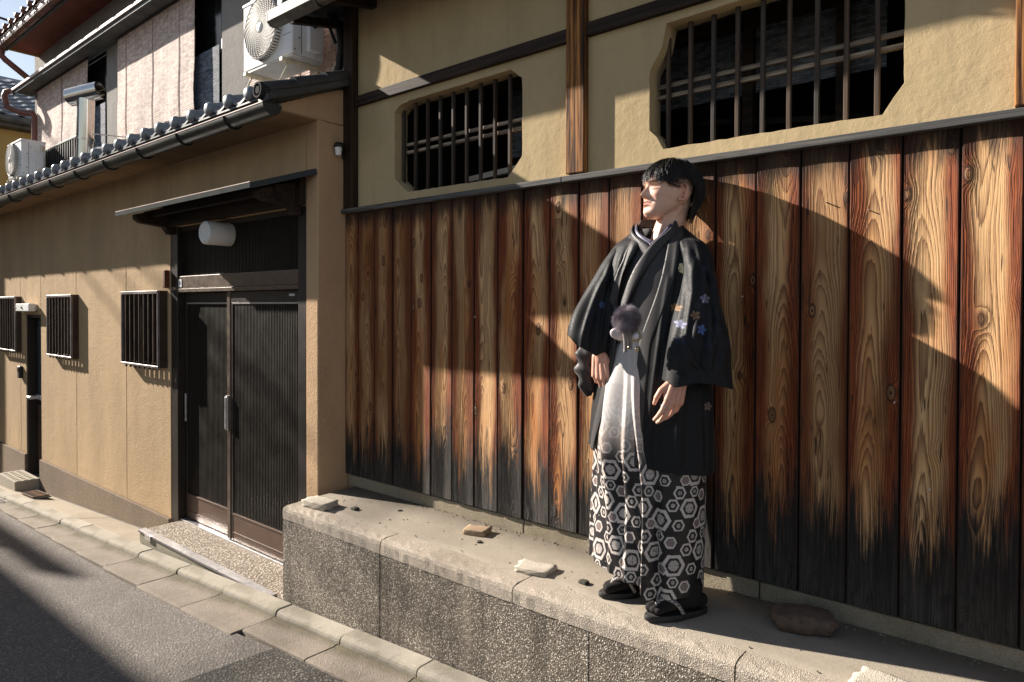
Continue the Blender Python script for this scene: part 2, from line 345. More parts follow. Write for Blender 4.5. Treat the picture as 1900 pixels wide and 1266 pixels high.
def reeds(name, a, b, pitch=.006):
    m = Mat(name); c = m.coord(); s = m.sep(c)
    row = m.math('MULTIPLY', s[2], 1/pitch); k = m.math('FLOOR', row)
    tone = m.noise(m.comb(m.math('MULTIPLY', s[0], 9.0), m.math('MULTIPLY', k, 3.71), 0.0), 1.0, 4, .75)
    big = m.noise(m.mapv(c, (1, 1, 3)), 7, 4, .65)
    th = m.ss(m.math('ABSOLUTE', m.math('SUBTRACT', m.math('FRACT', m.math('MULTIPLY', s[0], 1/.085)), .5)), .44, .48)
    col = m.mix(m.ss(m.math('ADD', m.math('MULTIPLY', tone, .7), m.math('MULTIPLY', big, .3)), .35, .65), b, a)
    gap = m.math('SUBTRACT', m.math('FRACT', row), .5); gap = m.math('MULTIPLY', gap, gap)
    col = m.mix(m.math('MULTIPLY', m.ss(gap, .14, .25), .75), col, tuple(x*.3 for x in b))
    col = m.mix(m.math('MULTIPLY', th, .35), col, (.12, .06, .055))
    h = m.math('SUBTRACT', m.math('MULTIPLY', tone, .5), m.math('MULTIPLY', gap, 3.0))
    return m.out(col, .8, m.bump(h, .6, .004), 0, .2)
M_reed = reeds('reed_blind', (.82, .68, .60), (.42, .31, .265), .017)
M_reedin = reeds('inner_reed', (.22, .25, .30), (.05, .06, .075), .014)
def glass():
    m = Mat('dark_glass'); c = m.coord(); n = m.noise(c, 3, 2)
    return m.out((.006, .007, .007), .12, m.bump(n, .05, .01), 0, .22)
M_glass = glass()
M_teal = plain('teal_glass', (.05, .075, .075), .12, 0, .5, .3, 2, .02)
M_concgrey = plain('opposite_wall', (.34, .31, .28), .9, 0, .2, .15, 2)
# ---------------------------------------------------------------- ground, road, kerb
SL = .062
def zk(x): return -1.518+SL*x           # kerb top; the street falls away to the left
def zs(x): return zk(x)-.042
def sloped(mb, x0, x1, y0, y1, top0, thick, n=1):
    """a slab whose top follows the street's fall"""
    for i in range(n):
        a, b = x0+(x1-x0)*i/n, x0+(x1-x0)*(i+1)/n
        v = [(a, y0, zk(a)+top0-thick), (b, y0, zk(b)+top0-thick), (b, y1, zk(b)+top0-thick), (a, y1, zk(a)+top0-thick),
             (a, y0, zk(a)+top0), (b, y0, zk(b)+top0), (b, y1, zk(b)+top0), (a, y1, zk(a)+top0)]
        mb.add(v, [(3, 2, 1, 0), (4, 5, 6, 7), (0, 1, 5, 4), (1, 2, 6, 5), (2, 3, 7, 6), (3, 0, 4, 7)])
g = MB(); g.add([(-160, -120, zs(-160)-.02), (120, -120, zs(120)-.02), (120, 120, zs(120)-.02), (-160, 120, zs(-160)-.02)], [(0, 1, 2, 3)])
tag(g.build('ground', M_asphalt), kind='structure')
s = MB()
for i in range(80):
    a, b = -50+i, -49+i
    def edge(x): return 1.80 if x > -3.6 and x < -3.5 else (1.80 if x <= -3.55 and x > -5 else (1.80+.03*min(4, -5-x) if x <= -5 else 1.86))
    s.add([(a, -2.3, zs(a)), (b, -2.3, zs(b)), (b, edge(b), zs(b)), (a, edge(a), zs(a))], [(0, 1, 2, 3)])
tag(s.build('street', M_asphalt), kind='structure')
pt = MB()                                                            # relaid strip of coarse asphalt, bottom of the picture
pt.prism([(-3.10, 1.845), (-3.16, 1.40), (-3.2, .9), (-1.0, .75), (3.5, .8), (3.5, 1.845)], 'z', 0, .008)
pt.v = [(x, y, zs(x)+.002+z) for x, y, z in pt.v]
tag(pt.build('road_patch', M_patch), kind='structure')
gut = tag(bpy.data.objects.new('gutter_paving', None), kind='structure'); COL.objects.link(gut)
kerb = tag(bpy.data.objects.new('kerb', None), kind='structure'); COL.objects.link(kerb)
rnd = random.Random(3)
KJ = [-2.279-.6*k+(rnd.random()-.5)*.03 for k in range(-7, 24)]
KJ[7:18] = [-2.279, -2.862, -3.462, -4.08, -4.718, -5.35, -5.955, -6.60, -7.10, -7.66, -8.25]
for k in range(len(KJ)-1):
    x1, x0 = KJ[k]-.0015, KJ[k+1]+.0015
    # kerb stone: flat top, rounded nose, low face, thin gutter lip
    dz = (rnd.random()-.5)*.007; dy = (rnd.random()-.5)*.008
    prof = [(2.178, -.14), (2.178, 0), (2.094, -.001), (2.080, -.005), (2.072, -.013), (2.068, -.026), (2.066, -.056), (2.066, -.14)]
    m = MB(); n = len(prof); vs = []
    for x in (x0, x1): vs += [(x, y+dy, zk(x)+z+dz) for y, z in prof]
    m.add(vs, [tuple(range(n)), tuple(range(2*n-1, n-1, -1))]+[(i, (i+1) % n, (i+1) % n+n, i+n) for i in range(n)])
    o = m.build('kerb_stone', M_kerb, kerb, bevel=.004, seg=1, origin=((x0+x1)/2, 2.1, zk((x0+x1)/2)))
    # gutter slab: a shallow dish in front of the kerb
    y0 = 1.865 if x0 > -3.56 else 1.80+.028*max(0, min(4.5, -4.6-x0)); dz = (rnd.random()-.5)*.005
    prof = [(2.064, -.15), (2.064, -.034), (2.048, -.035), (2.036, -.039), (y0+.02, -.035), (y0+.004, -.0365), (y0, -.041), (y0, -.15)]
    m = MB(); n = len(prof); vs = []
    for x in (x0+.0005, x1-.0005): vs += [(x, y, zk(x)+z+dz) for y, z in prof]
    m.add(vs, [tuple(range(n)), tuple(range(2*n-1, n-1, -1))]+[(i, (i+1) % n, (i+1) % n+n, i+n) for i in range(n)])
    m.build('gutter_slab', M_slab, gut, bevel=.004, seg=1, origin=((x0+x1)/2, 1.95, zs((x0+x1)/2)))
ap = MB()                                                            # mortar apron between kerb and house
for (x0, x1) in ((-14, -9.95), (-9.95, -8.35), (-8.35, -7.0), (-7.0, -5.60)):
    d0 = -.075
    ap.add([(x0, 2.18, zk(x0)-.004), (x1-.006, 2.18, zk(x1)-.004), (x1-.006, 2.52, zk(x1)+d0), (x0, 2.52, zk(x0)+d0),
            (x0, 2.18, zk(x0)-.15), (x1-.006, 2.18, zk(x1)-.15), (x1-.006, 2.52, zk(x1)-.25), (x0, 2.52, zk(x0)-.25)],
           [(0, 1, 2, 3), (1, 5, 6, 2), (0, 3, 7, 4), (0, 4, 5, 1)])
tag(ap.build('pavement', M_apron, bevel=.004, seg=1), kind='structure')
# drain grates
def grate(name, label, x0, x1, y0, y1, off, nx, ny, mat):
    t = thing(name, label, 'drain grate', ((x0+x1)/2, (y0+y1)/2, zk((x0+x1)/2)+off))
    m = MB(); w = .012
    for i in range(nx+1): x = x0+(x1-x0)*i/nx; m.box(x-w/2, x+w/2, y0, y1, 0, .012)
    for j in range(ny+1): y = y0+(y1-y0)*j/ny; m.box(x0, x1, y-w/2, y+w/2, .001, .011)
    m.v = [(x, y, z+zk(x)+off) for x, y, z in m.v]; m.build('bars', mat, t, kind='stuff')
    p = MB(); p.box(x0-.02, x1+.02, y0-.02, y1+.02, -.02, -.012); p.v = [(x, y, z+zk(x)+off) for x, y, z in p.v]; p.build('pit', M_black, t)
grate('drain_grate', 'steel mesh drain grate set in the gutter beside the kerb at far left', -9.5, -8.72, 1.95, 2.055, -.046, 12, 3, M_alu)
grate('drain_grate', 'small rusty slotted drain grate at the foot of the washed plinth by the side door', -8.85, -8.45, 2.22, 2.36, .0, 10, 1, wood('rusty_iron', (.25, .13, .07), (.12, .07, .04), .3, 'x'))

# ---------------------------------------------------------------- low washed-concrete wall with its ledge
LZ = -1.184
lw = thing('retaining_wall', 'low washed concrete wall carrying the ledge the man stands on', 'wall', (-1, 2.3, zs(-1)))
def wedge(mb, x0, x1, y0, y1, z1):
    v = [(x0, y0, zk(x0)-.1), (x1, y0, zk(x1)-.1), (x1, y1, zk(x1)-.1), (x0, y1, zk(x0)-.1), (x0, y0, z1), (x1, y0, z1), (x1, y1, z1), (x0, y1, z1)]
    mb.add(v, [(3, 2, 1, 0), (4, 5, 6, 7), (0, 1, 5, 4), (1, 2, 6, 5), (2, 3, 7, 6), (3, 0, 4, 7)])
PJ = [-3.585, -2.685, -1.42, -.2, 1.0, 2.2]
for a, b in zip(PJ[:-1], PJ[1:]):
    m = MB(); wedge(m, a+(.0012 if a > -3.5 else 0), b-.0012, 2.19, 2.70, -1.2595); m.build('wall_panel', M_lowwall, lw, bevel=.0035)
CJ = [-3.585, -2.684, -1.808, -.842, .1, 1.1, 2.2]
for i, (a, b) in enumerate(zip(CJ[:-1], CJ[1:])):
    m = MB(); nx = 24
    P = []                                                           # coping stone with a worn, rounded nose
    r2 = random.Random(40+i)
    prof = [(2.33, -1.2595), (2.33, -1.1845), (2.262, -1.184), (2.226, -1.185), (2.205, -1.1885), (2.194, -1.197), (2.189, -1.212), (2.188, -1.258)]
    for k in range(nx+1):
        x = a+(b-a)*k/nx; x = min(max(x, a+.003), b-.003)
        P.append([(x, y+(r2.random()-.5)*.005*(1 if y < 2.25 else 0), z+(r2.random()-.5)*.005*(1 if (z > -1.25 and y < 2.25) else 0)) for y, z in prof])
    m.grid(np.array(P), close_v=True); n = len(prof)
    m.f += [tuple(range(n)), tuple(range((nx+1)*n-1, nx*n-1, -1))]; m.m += [0, 0]
    m.build('coping_stone', M_coping, lw, smooth=False)
m = MB(); P = []
r2 = random.Random(9)
for k in range(61):
    x = -3.583+k*(5.72/60); w = 2.300+.018*math.sin(x*2.1)+.012*math.sin(x*7.3+1)+(r2.random()-.5)*.006
    P.append([(x, w, -1.192), (x, w+.004, -1.183), (x, w+.05, -1.1795), (x, 2.5, -1.178), (x, 2.724, -1.174), (x, 2.724, -1.24)])
m.grid(np.array(P)); m.build('ledge_top', M_mortar, lw, smooth=True)
# stones on the ledge
def stone(name, label, cx, cy, sx, sy, h, mat, seed, rz=0, ngroup=None, roundness=.35, cat='stone'):
    r = random.Random(seed); bm = bmesh.new()
    bmesh.ops.create_cube(bm, size=1)
    bmesh.ops.subdivide_edges(bm, edges=bm.edges[:], cuts=7, use_grid_fill=True)
    ph = [r.random()*6 for _ in range(9)]
    for v in bm.verts:
        p = v.co*2; q = p.normalized()*1.12
        p = p.lerp(q, roundness)
        n = .07*math.sin(3.1*p.x+ph[0])*math.sin(2.3*p.y+ph[1])+.05*math.sin(7*p.x+ph[2])*math.sin(6*p.y+ph[3]+p.z*3)+.035*(r.random()-.5)
        p = p*(1+n)
        v.co = Vector((p.x*sx/2, p.y*sy/2, (p.z+1)*h/2))
    me = bpy.data.meshes.new(name); bm.to_mesh(me); bm.free(); me.materials.append(mat)
    o = bpy.data.objects.new(name, me); COL.objects.link(o); o.location = (cx, cy, -1.1815); o.rotation_euler.z = rz
    me.polygons.foreach_set('use_smooth', [True]*len(me.polygons))
    return tag(o, label, cat, ngroup)
M_stone1 = aggregate('granite_block', (.44, .39, .32), [(.34, .30, .25), (.62, .57, .5), (.5, .45, .38)], 220, .45, (.25, .21, .17), .5)
M_stone2 = concrete('orange_brick_stone', (.33, .235, .155), (.22, .165, .11), .9)
M_boulder = concrete('brown_boulder', (.13, .085, .06), (.055, .048, .042), 1.0, grain=40)
stone('stone_block', 'pale rough granite block at the left end of the ledge beside the pillar', -3.40, 2.325, .20, .12, .038, M_stone1, 1, .12, 'stones lying along the ledge', .12)
stone('stone_block', 'small orange-brown stone lying against the curb on the ledge', -2.36, 2.565, .13, .092, .032, M_stone2, 2, .3, 'stones lying along the ledge', .2)
stone('stone_block', 'flat whitish stone on the ledge in front of the man’s feet', -1.83, 2.375, .17, .11, .022, M_stone1, 3, .2, 'stones lying along the ledge', .15)
stone('stone_block', 'pale rough stone at the bottom edge of the picture, right of the man', -.43, 2.33, .15, .11, .028, M_stone1, 4, -.1, 'stones lying along the ledge', .15)
stone('boulder', 'rounded dark brown boulder lying in the shade on the ledge right of the man', -.735, 2.575, .22, .14, .075, M_boulder, 5, .35, None, .75, 'boulder')
M_debris = plain('dark_clod', (.05, .047, .035), .9)
for i, (x, y, sz, lb) in enumerate(((-3.18, 2.41, .035, 'dark crumb of earth on the ledge just right of the granite block by the pillar'), (-2.96, 2.56, .02, 'tiny dark speck of earth near the curb left of the orange-brown stone'), (-2.26, 2.475, .022, 'dark crumb of earth on the ledge right below the orange-brown stone'), (-1.58, 2.395, .032, 'dark clod of earth on the ledge next to the man’s sandal'), (-2.68, 2.52, .01, 'faintest speck of earth in the middle of the bare ledge'))):
    stone('pebble', lb, x, y, sz*1.3, sz, sz*.5, M_debris, 20+i, i, 'crumbs on the ledge', .5, 'pebble')

gr = MB(); rg = random.Random(77)
for k in range(420):
    edge_ = rg.random() < .6; x = rg.uniform(-3.6, 1.4); y = (2.712-abs(rg.gauss(0, .025))) if edge_ else rg.uniform(2.26, 2.70); q = rg.uniform(.0015, .0055)*(1.4 if edge_ else 1); z = -1.178+.004*(y-2.35)/.37
    pts = [(x+q*math.cos(a)*rg.uniform(.7, 1.2), y+q*math.sin(a)*rg.uniform(.7, 1.2), z) for a in (0, 1.26, 2.5, 3.8, 5.0)]; b = len(gr.v)
    gr.add(pts+[(x, y, z+q*.9)], [(0, 1, 5), (1, 2, 5), (2, 3, 5), (3, 4, 5), (4, 0, 5)])
gr.build('grit', concrete('grit', (.22, .18, .13), (.08, .065, .045), 1.0), lw, kind='stuff')
# ---------------------------------------------------------------- timber house (right)
th = thing('timber_house', 'ochre plastered house with scorched cedar boarding and barred windows behind the man', 'house', (-1, 3, -1.2))
BY = 2.70; BZ0 = -1.095; BH = 1.715
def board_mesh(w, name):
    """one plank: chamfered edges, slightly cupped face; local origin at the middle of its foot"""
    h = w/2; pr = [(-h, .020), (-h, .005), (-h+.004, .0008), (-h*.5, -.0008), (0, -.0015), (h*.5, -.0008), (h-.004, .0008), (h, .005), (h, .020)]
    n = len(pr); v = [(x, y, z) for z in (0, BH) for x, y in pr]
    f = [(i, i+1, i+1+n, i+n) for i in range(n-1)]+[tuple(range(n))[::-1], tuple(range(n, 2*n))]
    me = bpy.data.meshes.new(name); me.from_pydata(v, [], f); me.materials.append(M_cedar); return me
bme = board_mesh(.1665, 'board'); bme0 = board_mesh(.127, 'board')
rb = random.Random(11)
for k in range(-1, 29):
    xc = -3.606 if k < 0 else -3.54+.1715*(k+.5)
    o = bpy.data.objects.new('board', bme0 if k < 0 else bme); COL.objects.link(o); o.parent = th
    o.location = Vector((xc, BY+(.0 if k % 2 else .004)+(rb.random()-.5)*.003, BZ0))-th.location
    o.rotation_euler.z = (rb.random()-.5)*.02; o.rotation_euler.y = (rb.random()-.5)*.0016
m = MB(); m.box(-3.665, 1.55, BY+.026, BY+.04, BZ0-.02, .62); m.build('board_backing', M_interior, th)
nl = MB()                                                            # nails left in the boards
for (x, z) in ((-.705, .402), (-.56, .36), (-.47, -.33), (-.36, -.62), (-1.9, .30), (-2.5, -.05), (-1.02, .05)):
    nl.tube([(x, BY+.006, z), (x+.002, BY-.009, z-.002)], .0028, 6)
nl.build('nail', M_offwhite, th, kind='stuff')
for a, b in ((-3.69, -1.905), (-1.902, .2), (.203, 1.6)):
    m = MB(); m.prism([(2.668, .612), (2.668, .640), (2.735, .652), (2.735, .612)], 'x', a, b); m.build('cap_board', M_capwood, th, bevel=.003)
for a, b in ((-3.66, -2.17), (-2.165, -.95), (-.945, .4), (.405, 1.6)):
    m = MB(); m.box(a, b, 2.716, 2.82, -1.22, -1.105); m.build('concrete_curb', M_curb, th, bevel=.006)
def holed_panel(x0, x1, z0, z1, holes, y0=2.73, y1=2.835, seed=1):
    r = random.Random(seed); bm = bmesh.new()
    def loop(pts, y):
        vs = [bm.verts.new((x, y, z)) for x, z in pts]
        return vs, [bm.edges.new((vs[i], vs[(i+1) % len(vs)])) for i in range(len(vs))]
    def dens(pts, step=.035, amp=.0022):
        out = []
        for i in range(len(pts)):
            a, b = Vector(pts[i]), Vector(pts[(i+1) % len(pts)]); n = max(1, int((b-a).length/step))
            for k in range(n):
                p = a.lerp(b, k/n); out.append((p.x+(r.random()-.5)*2*amp, p.y+(r.random()-.5)*2*amp))
        return out
    outer = [(x0, z0), (x1, z0), (x1, z1), (x0, z1)]; hs = [dens(h) for h in holes]
    sides = []
    for y in (y0, y1):
        allv = []; e = []
        for pts in [outer]+hs:
            vs, es = loop(pts, y); allv.append(vs); e += es
        bmesh.ops.triangle_fill(bm, edges=e, use_beauty=True); sides.append(allv)
    for A, B in zip(*sides):
        for i in range(len(A)):
            j = (i+1) % len(A); bm.faces.new((A[i], A[j], B[j], B[i]))
    bmesh.ops.recalc_face_normals(bm, faces=bm.faces[:])
    m = MB(); bm.verts.index_update(); m.v = [tuple(v.co) for v in bm.verts]; m.f = [tuple(v.index for v in f.verts) for f in bm.faces]; m.m = [0]*len(m.f); bm.free()
    return m
H1 = [(-3.211, 1.2), (-3.211, .797), (-3.16, .757), (-3.086, .701), (-2.294, .694), (-2.255, .735), (-2.199, .791), (-2.200, 1.198), (-2.232, 1.222), (-2.277, 1.259), (-3.102, 1.25), (-3.165, 1.235)]
H2 = [(-1.463, 1.07), (-1.461, .80), (-1.425, .765), (-1.392, .71), (-.525, .705), (-.49, .76), (-.457, .804), (-.457, 1.20), (-.53, 1.275), (-1.383, 1.263), (-1.40, 1.16)]
H3 = [(x+1.95, z) for x, z in H2]
holed_panel(-3.60, -1.88, .60, 1.97, [H1], seed=1).build('plaster_panel', M_yellow, th, bevel=.006)
holed_panel(-1.80, -.13, .60, 1.97, [H2], seed=2).build('plaster_panel', M_yellow, th, bevel=.006)
holed_panel(-.06, 1.6, .60, 1.97, [H3], seed=3).build('plaster_panel', M_yellow, th, bevel=.006)
m = MB(); m.box(-3.672, -3.57, 2.685, 2.84, .64, 2.0); m.build('post', M_post, th, bevel=.004)
m = MB(); m.box(-1.895, -1.789, 2.69, 2.84, .653, 2.0); m.build('post', M_postorange, th, bevel=.004, label='orange weathered post between the two barred windows')
m = MB(); m.box(-.138, -.05, 2.69, 2.84, .653, 2.0); m.build('post', M_postorange, th, bevel=.004)
for a, b in ((-3.568, -1.897), (-1.787, -.14), (-.048, 1.6)):
    m = MB(); m.box(a, b, 2.702, 2.80, 1.302, 1.366); m.build('beam', M_beam, th, bevel=.003)
def window(bars, x0, x1, z0, z1):
    f = MB(); f.box(x0-.04, x1+.04, 2.845, 2.86, z1+.02, z1+.06); w = f.build('window', M_bars, th)
    f = MB(); f.box(x0-.04, x1+.04, 2.845, 2.86, z0-.06, z0-.02); f.build('sill', M_bars, w)
    for x in bars:
        b = MB(); b.box(x-.0085, x+.0085, 2.780, 2.800, z0-.05, z1+.05); b.build('bar', M_bars, w, bevel=.002, seg=1)
    for z in (1.012, .965):
        b = MB(); b.box(x0-.05, x1+.05, 2.804, 2.822, z-.010, z+.010); b.build('rail', M_rail, w, bevel=.002, seg=1)
window([-3.19+.1075*k for k in range(9)], -3.21, -2.2, .70, 1.26)
window([-1.398+.1056*k for k in range(9)], -1.46, -.457, .705, 1.27)
window([.552+.1056*k for k in range(9)], .49, 1.49, .705, 1.27)
# the dark room behind the windows
m = MB(); m.box(-3.66, 1.6, 4.4, 4.5, -1.2, 2.0).box(-3.66, 1.6, 2.84, 4.4, .50, .56).box(-3.665, -3.60, 2.86, 4.4, .56, 2.0).box(1.55, 1.6, 2.86, 4.4, .56, 2.0)
m.build('room', M_interior, th)
m = MB(); m.box(-1.75, -.62, 3.30, 3.312, 1.06, 1.75); m.build('inner_blind', M_reedin, th)
m = MB()
for x in (-1.75, -1.2, -.78): m.box(x-.025, x+.025, 3.22, 3.26, .6, 1.9)
m.box(-3.5, .2, 3.21, 3.26, 1.36, 1.42); m.build('inner_frame', M_beam, th)
m = MB(); m.bar((-3.1, 3.3, .86), (-2.35, 3.3, .90), .05, .035); m.build('inner_tube', M_offwhite, th)
m = MB(); m.bar((-1.5, 3.4, .98), (-.7, 3.4, .87), .06, .03); m.build('inner_rail', M_beam, th)
m = MB(); m.box(-2.9, -2.2, 3.45, 3.47, 1.0, 1.9); m.build('inner_screen', M_reedin, th)
# roof: soffit, deck, tiles, gutter
m = MB(); m.prism([(2.39, 1.865), (2.39, 1.90), (6.2, 3.2), (6.2, 3.10), (2.86, 1.99), (2.66, 1.955)], 'x', -3.90, 1.7); m.build('roof', M_darkmetal, th)
for i in range(12):
    x = -3.86+i*.455; m = MB(); m.bar((x, 2.42, 1.848), (x, 2.86, 1.95), .045, .05); m.build('rafter', M_beam, th)
def tile_mesh(name, pitch, length, rise, mat, endr, drop=.0):
    """one wavy roof tile with a round-ended roll; local x across, y up the slope"""
    m = MB(); P = []; n = 16
    for y in (0, length):
        row = []
        for k in range(n+1):
            t = k/n; x = t*pitch
            h = endr*1.05*math.sin(PI*t/.42) if t < .42 else -.022*math.sin(PI*(t-.42)/.58)
            row.append((x-pitch*.21, y, h+y*rise+.016*(1-y/length)))
        P.append(row)
    P = np.array(P); m.grid(P)
    Q = P.copy(); Q[:, :, 2] -= .016; m.grid(Q)
    m.grid(np.array([P[0], Q[0]]))
    m.lathe([(0, -.026), (endr*.35, -.0255), (endr*.65, -.0225), (endr*.85, -.016), (endr, -.007), (endr*1.04, .002), (endr*1.04, .02)], (0, 0, endr*.30+.012), 'y', 14)
    me = bpy.data.meshes.new(name); me.from_pydata(m.v, [], m.f); me.materials.append(mat)
    me.polygons.foreach_set('use_smooth', [True]*len(me.polygons)); me.set_sharp_from_angle(angle=math.radians(40)); return me
tdark = tile_mesh('roof_tile', .25, .24, .34, M_tiledark, .052)
for j in range(3):
    for i in range(22):
        o = bpy.data.objects.new('roof_tile', tdark); COL.objects.link(o); o.parent = th
        o.location = Vector((-3.82+i*.25, 2.345+j*.22, 1.885+j*.22*.34))-th.location
m = MB(); pr = [(2.40, 1.875), (2.395, 1.815), (2.37, 1.792), (2.325, 1.792), (2.30, 1.815), (2.295, 1.878), (2.303, 1.878), (2.308, 1.82), (2.33, 1.80), (2.365, 1.80), (2.388, 1.82), (2.392, 1.875)]
m.prism(pr, 'x', -3.93, 1.7); m.prism([(2.40, 1.876), (2.395, 1.814), (2.37, 1.79), (2.325, 1.79), (2.30, 1.814), (2.294, 1.88)], 'x', -3.945, -3.931)
gt = m.build('gutter', M_greengutter, th, bevel=.002, seg=1)
for x in (-3.42, -2.6, -1.8, -1.0, -.2, .6):
    m = MB(); m.tube([(x, 2.41, 1.885), (x, 2.404, 1.81), (x, 2.372, 1.782), (x, 2.322, 1.782), (x, 2.29, 1.81), (x, 2.286, 1.885)], .006, 6); m.build('gutter_hanger', M_darkmetal, gt)

# ---------------------------------------------------------------- tan house (left)
W = 2.494
ta = thing('tan_house', 'tan stucco house with dark sliding door, tiled lower roof and reed blinds upstairs', 'house', (-7, 3, -2))
def part(name, mat, *boxes, parent=None, bevel=.004, label=None, seg=2):
    m = MB()
    for b in boxes: m.box(*b)
    return m.build(name, mat, parent or ta, bevel=bevel, label=label, seg=seg)
PT = -1.785
for a, b in ((-6.704, -5.786), (-8.01, -6.710), (-9.17, -8.016)):
    part('wall_panel', M_tan, (a, b, W, W+.05, PT, 1.20))
part('wall_panel', M_tan, (-9.955, -9.176, W, W+.05, -.10, 1.20))
part('wall_panel', M_tan, (-9.955, -9.735, W, W+.05, -1.80, -.104))
for a, b in ((-11.2, -9.961), (-12.6, -11.206), (-14.0, -12.606)): part('wall_panel', M_tan, (a, b, W, W+.05, -1.80, 1.20))
part('wall_panel', M_tan, (-5.780, -3.81, W, W+.05, .66, 1.20))
part('wall_backing', M_interior, (-14.0, -9.735, W+.055, W+.12, -2.4, 1.3), (-9.18, -5.80, W+.055, W+.12, -2.4, 1.3), (-5.8, -3.70, W+.19, W+.24, -2.2, 1.25))
part('pillar', M_pillar, (-3.806, -3.672, W, 2.83, -1.95, 1.19), bevel=.008)
m = MB(); m.prism([(2.20, 1.193), (2.83, 1.193), (2.83, 1.47), (2.60, 1.40), (2.24, 1.235)], 'x', -3.79, -3.675); m.build('gable_wall', M_pillar, ta, bevel=.006)
def plinth(x0, x1, ztop):
    m = MB(); v = []
    for y in (2.474, 2.56):
        v += [(x0, y, zk(x0)-.2), (x1, y, zk(x1)-.2), (x1, y, ztop), (x0, y, ztop)]
    m.add(v, [(0, 1, 2, 3), (7, 6, 5, 4), (0, 4, 5, 1), (1, 5, 6, 2), (2, 6, 7, 3), (3, 7, 4, 0)]); m.build('plinth', M_plinth, ta, bevel=.006)
plinth(-9.19, -5.79, PT); plinth(-14, -9.74, -1.80)
# soffit, low roof, gutter
part('soffit', M_soffit, (-14, -3.676, 2.222, 2.56, 1.187, 1.205))
part('fascia', M_gutter, (-14, -3.672, 2.195, 2.219, 1.183, 1.245))
RS = .40
m = MB(); m.prism([(2.10, 1.226), (2.10, 1.236), (3.0, 1.236+.9*RS), (3.0, 1.20+.9*RS), (2.2, 1.226)], 'x', -14, -3.672); m.build('roof_deck', M_tiledark, ta)
tl = tile_mesh('roof_tile', .25, .26, RS, M_tile, .044)
for j in range(4):
    for i in range(41):
        x = -3.80-i*.25
        o = bpy.data.objects.new('roof_tile', tl); COL.objects.link(o); o.parent = ta
        o.location = Vector((x, 2.102+j*.225, 1.258+j*.225*RS+(rb.random()-.5)*.004))-ta.location; o.rotation_euler.z = (rb.random()-.5)*.02
m = MB()                                                             # verge: a row of dark barrel tiles up the right edge with a round end
for j in range(4):
    y0, y1 = 2.09+j*.22, 2.33+j*.22; z = 1.262
    m2 = MB(); m2.tube([(-3.655, y0, z+(y0-2.09)*RS+.010), (-3.655, y1, z+(y1-2.09)*RS)], [.047, .042], 16); autosmooth(m2.build('verge_tile', M_tiledark, ta))
m2 = MB(); m2.lathe([(0, -.004), (.022, -.004), (.025, .002), (.032, .002), (.036, -.006), (.047, -.006), (.050, .003), (.050, .05), (0, .05)], (-3.655, 2.075, 1.268), 'y', 24); autosmooth(m2.build('verge_end', plain('shade_dark_tile', (.022, .023, .023), .85, 0, .08), ta))  # end disc coloured near-black for the shade it sits in
m = MB(); m.prism([(2.10, 1.205), (2.10, 1.248), (2.98, 1.248+.88*RS), (2.98, 1.205+.88*RS)], 'x', -3.70, -3.605); m.build('verge_skirt', M_tiledark, ta, bevel=.006)
# half-round gutter
m = MB(); P = []
for x in (-14, -3.60):
    P.append([(x, 2.135+.062*math.cos(a), 1.186+.062*math.sin(a)) for a in np.linspace(PI*.97, 2*PI*1.015, 14)]+[(x, 2.135+.056*math.cos(a), 1.186+.056*math.sin(a)) for a in np.linspace(2*PI, PI, 14)])
m.grid(np.array(P), close_v=True); m.add([P[1][i] for i in range(14)], [tuple(range(14))])
gt = autosmooth(m.build('gutter', M_gutter, ta), 50)
m = MB(); m.tube([(-14, 2.075, 1.190), (-3.60, 2.075, 1.190)], .005, 6); m.build('gutter_lip', M_litedge, gt)  # pale rim line painted as sun on the gutter lip
for i in range(15):
    x = -4.05-i*.66; m = MB(); m.tube([(x, 2.135+.067*math.cos(a), 1.186+.067*math.sin(a)) for a in np.linspace(PI, 2*PI, 9)], .006, 6); m.build('gutter_hanger', M_darkmetal, gt)
# window grilles on the ground floor
M_grilletop = plain('grille_frame', (.22, .19, .18), .45, .5, .5, .3, 12)
def grille(x0, x1, z0, z1, yf=2.412):
    m = MB(); m.box(x0, x1, yf, yf+.022, z1-.026, z1).box(x0, x1, yf, yf+.022, z0, z0+.018)
    m.box(x0, x0+.014, yf+.001, yf+.021, z0+.018, z1-.026).box(x1-.014, x1, yf+.001, yf+.021, z0+.018, z1-.026)
    w = m.build('window_grille', M_grilletop, ta, bevel=.002, seg=1)
    s = MB(); s.box(x1-.006, x1+.002, yf+.022, W+.002, z0, z1).box(x0-.002, x0+.006, yf+.022, W+.002, z0, z1).box(x0, x1, yf+.024, W, z1-.012, z1-.004); s.build('side_panel', M_grille, w)
    n = 8
    for k in range(1, n):
        x = x0+(x1-x0)*k/n; b = MB(); b.box(x-.007, x+.007, yf+.003, yf+.019, z0-.020, z1-.027); b.build('bar', M_grille, w)
    b = MB(); b.box(x0+.01, x1-.01, W-.022, W-.014, z0+.01, z1-.01); b.build('pane', M_glass, w)
    f = MB(); f.box(x0+.35*(x1-x0), x0+.42*(x1-x0), W-.03, W-.023, z0+.02, z1-.02); f.build('sash', M_grille, w)
grille(-6.615, -5.845, -.518, .134); grille(-8.72, -7.945, -.545, .122, 2.42); grille(-10.73, -9.915, -.56, .118, 2.42)
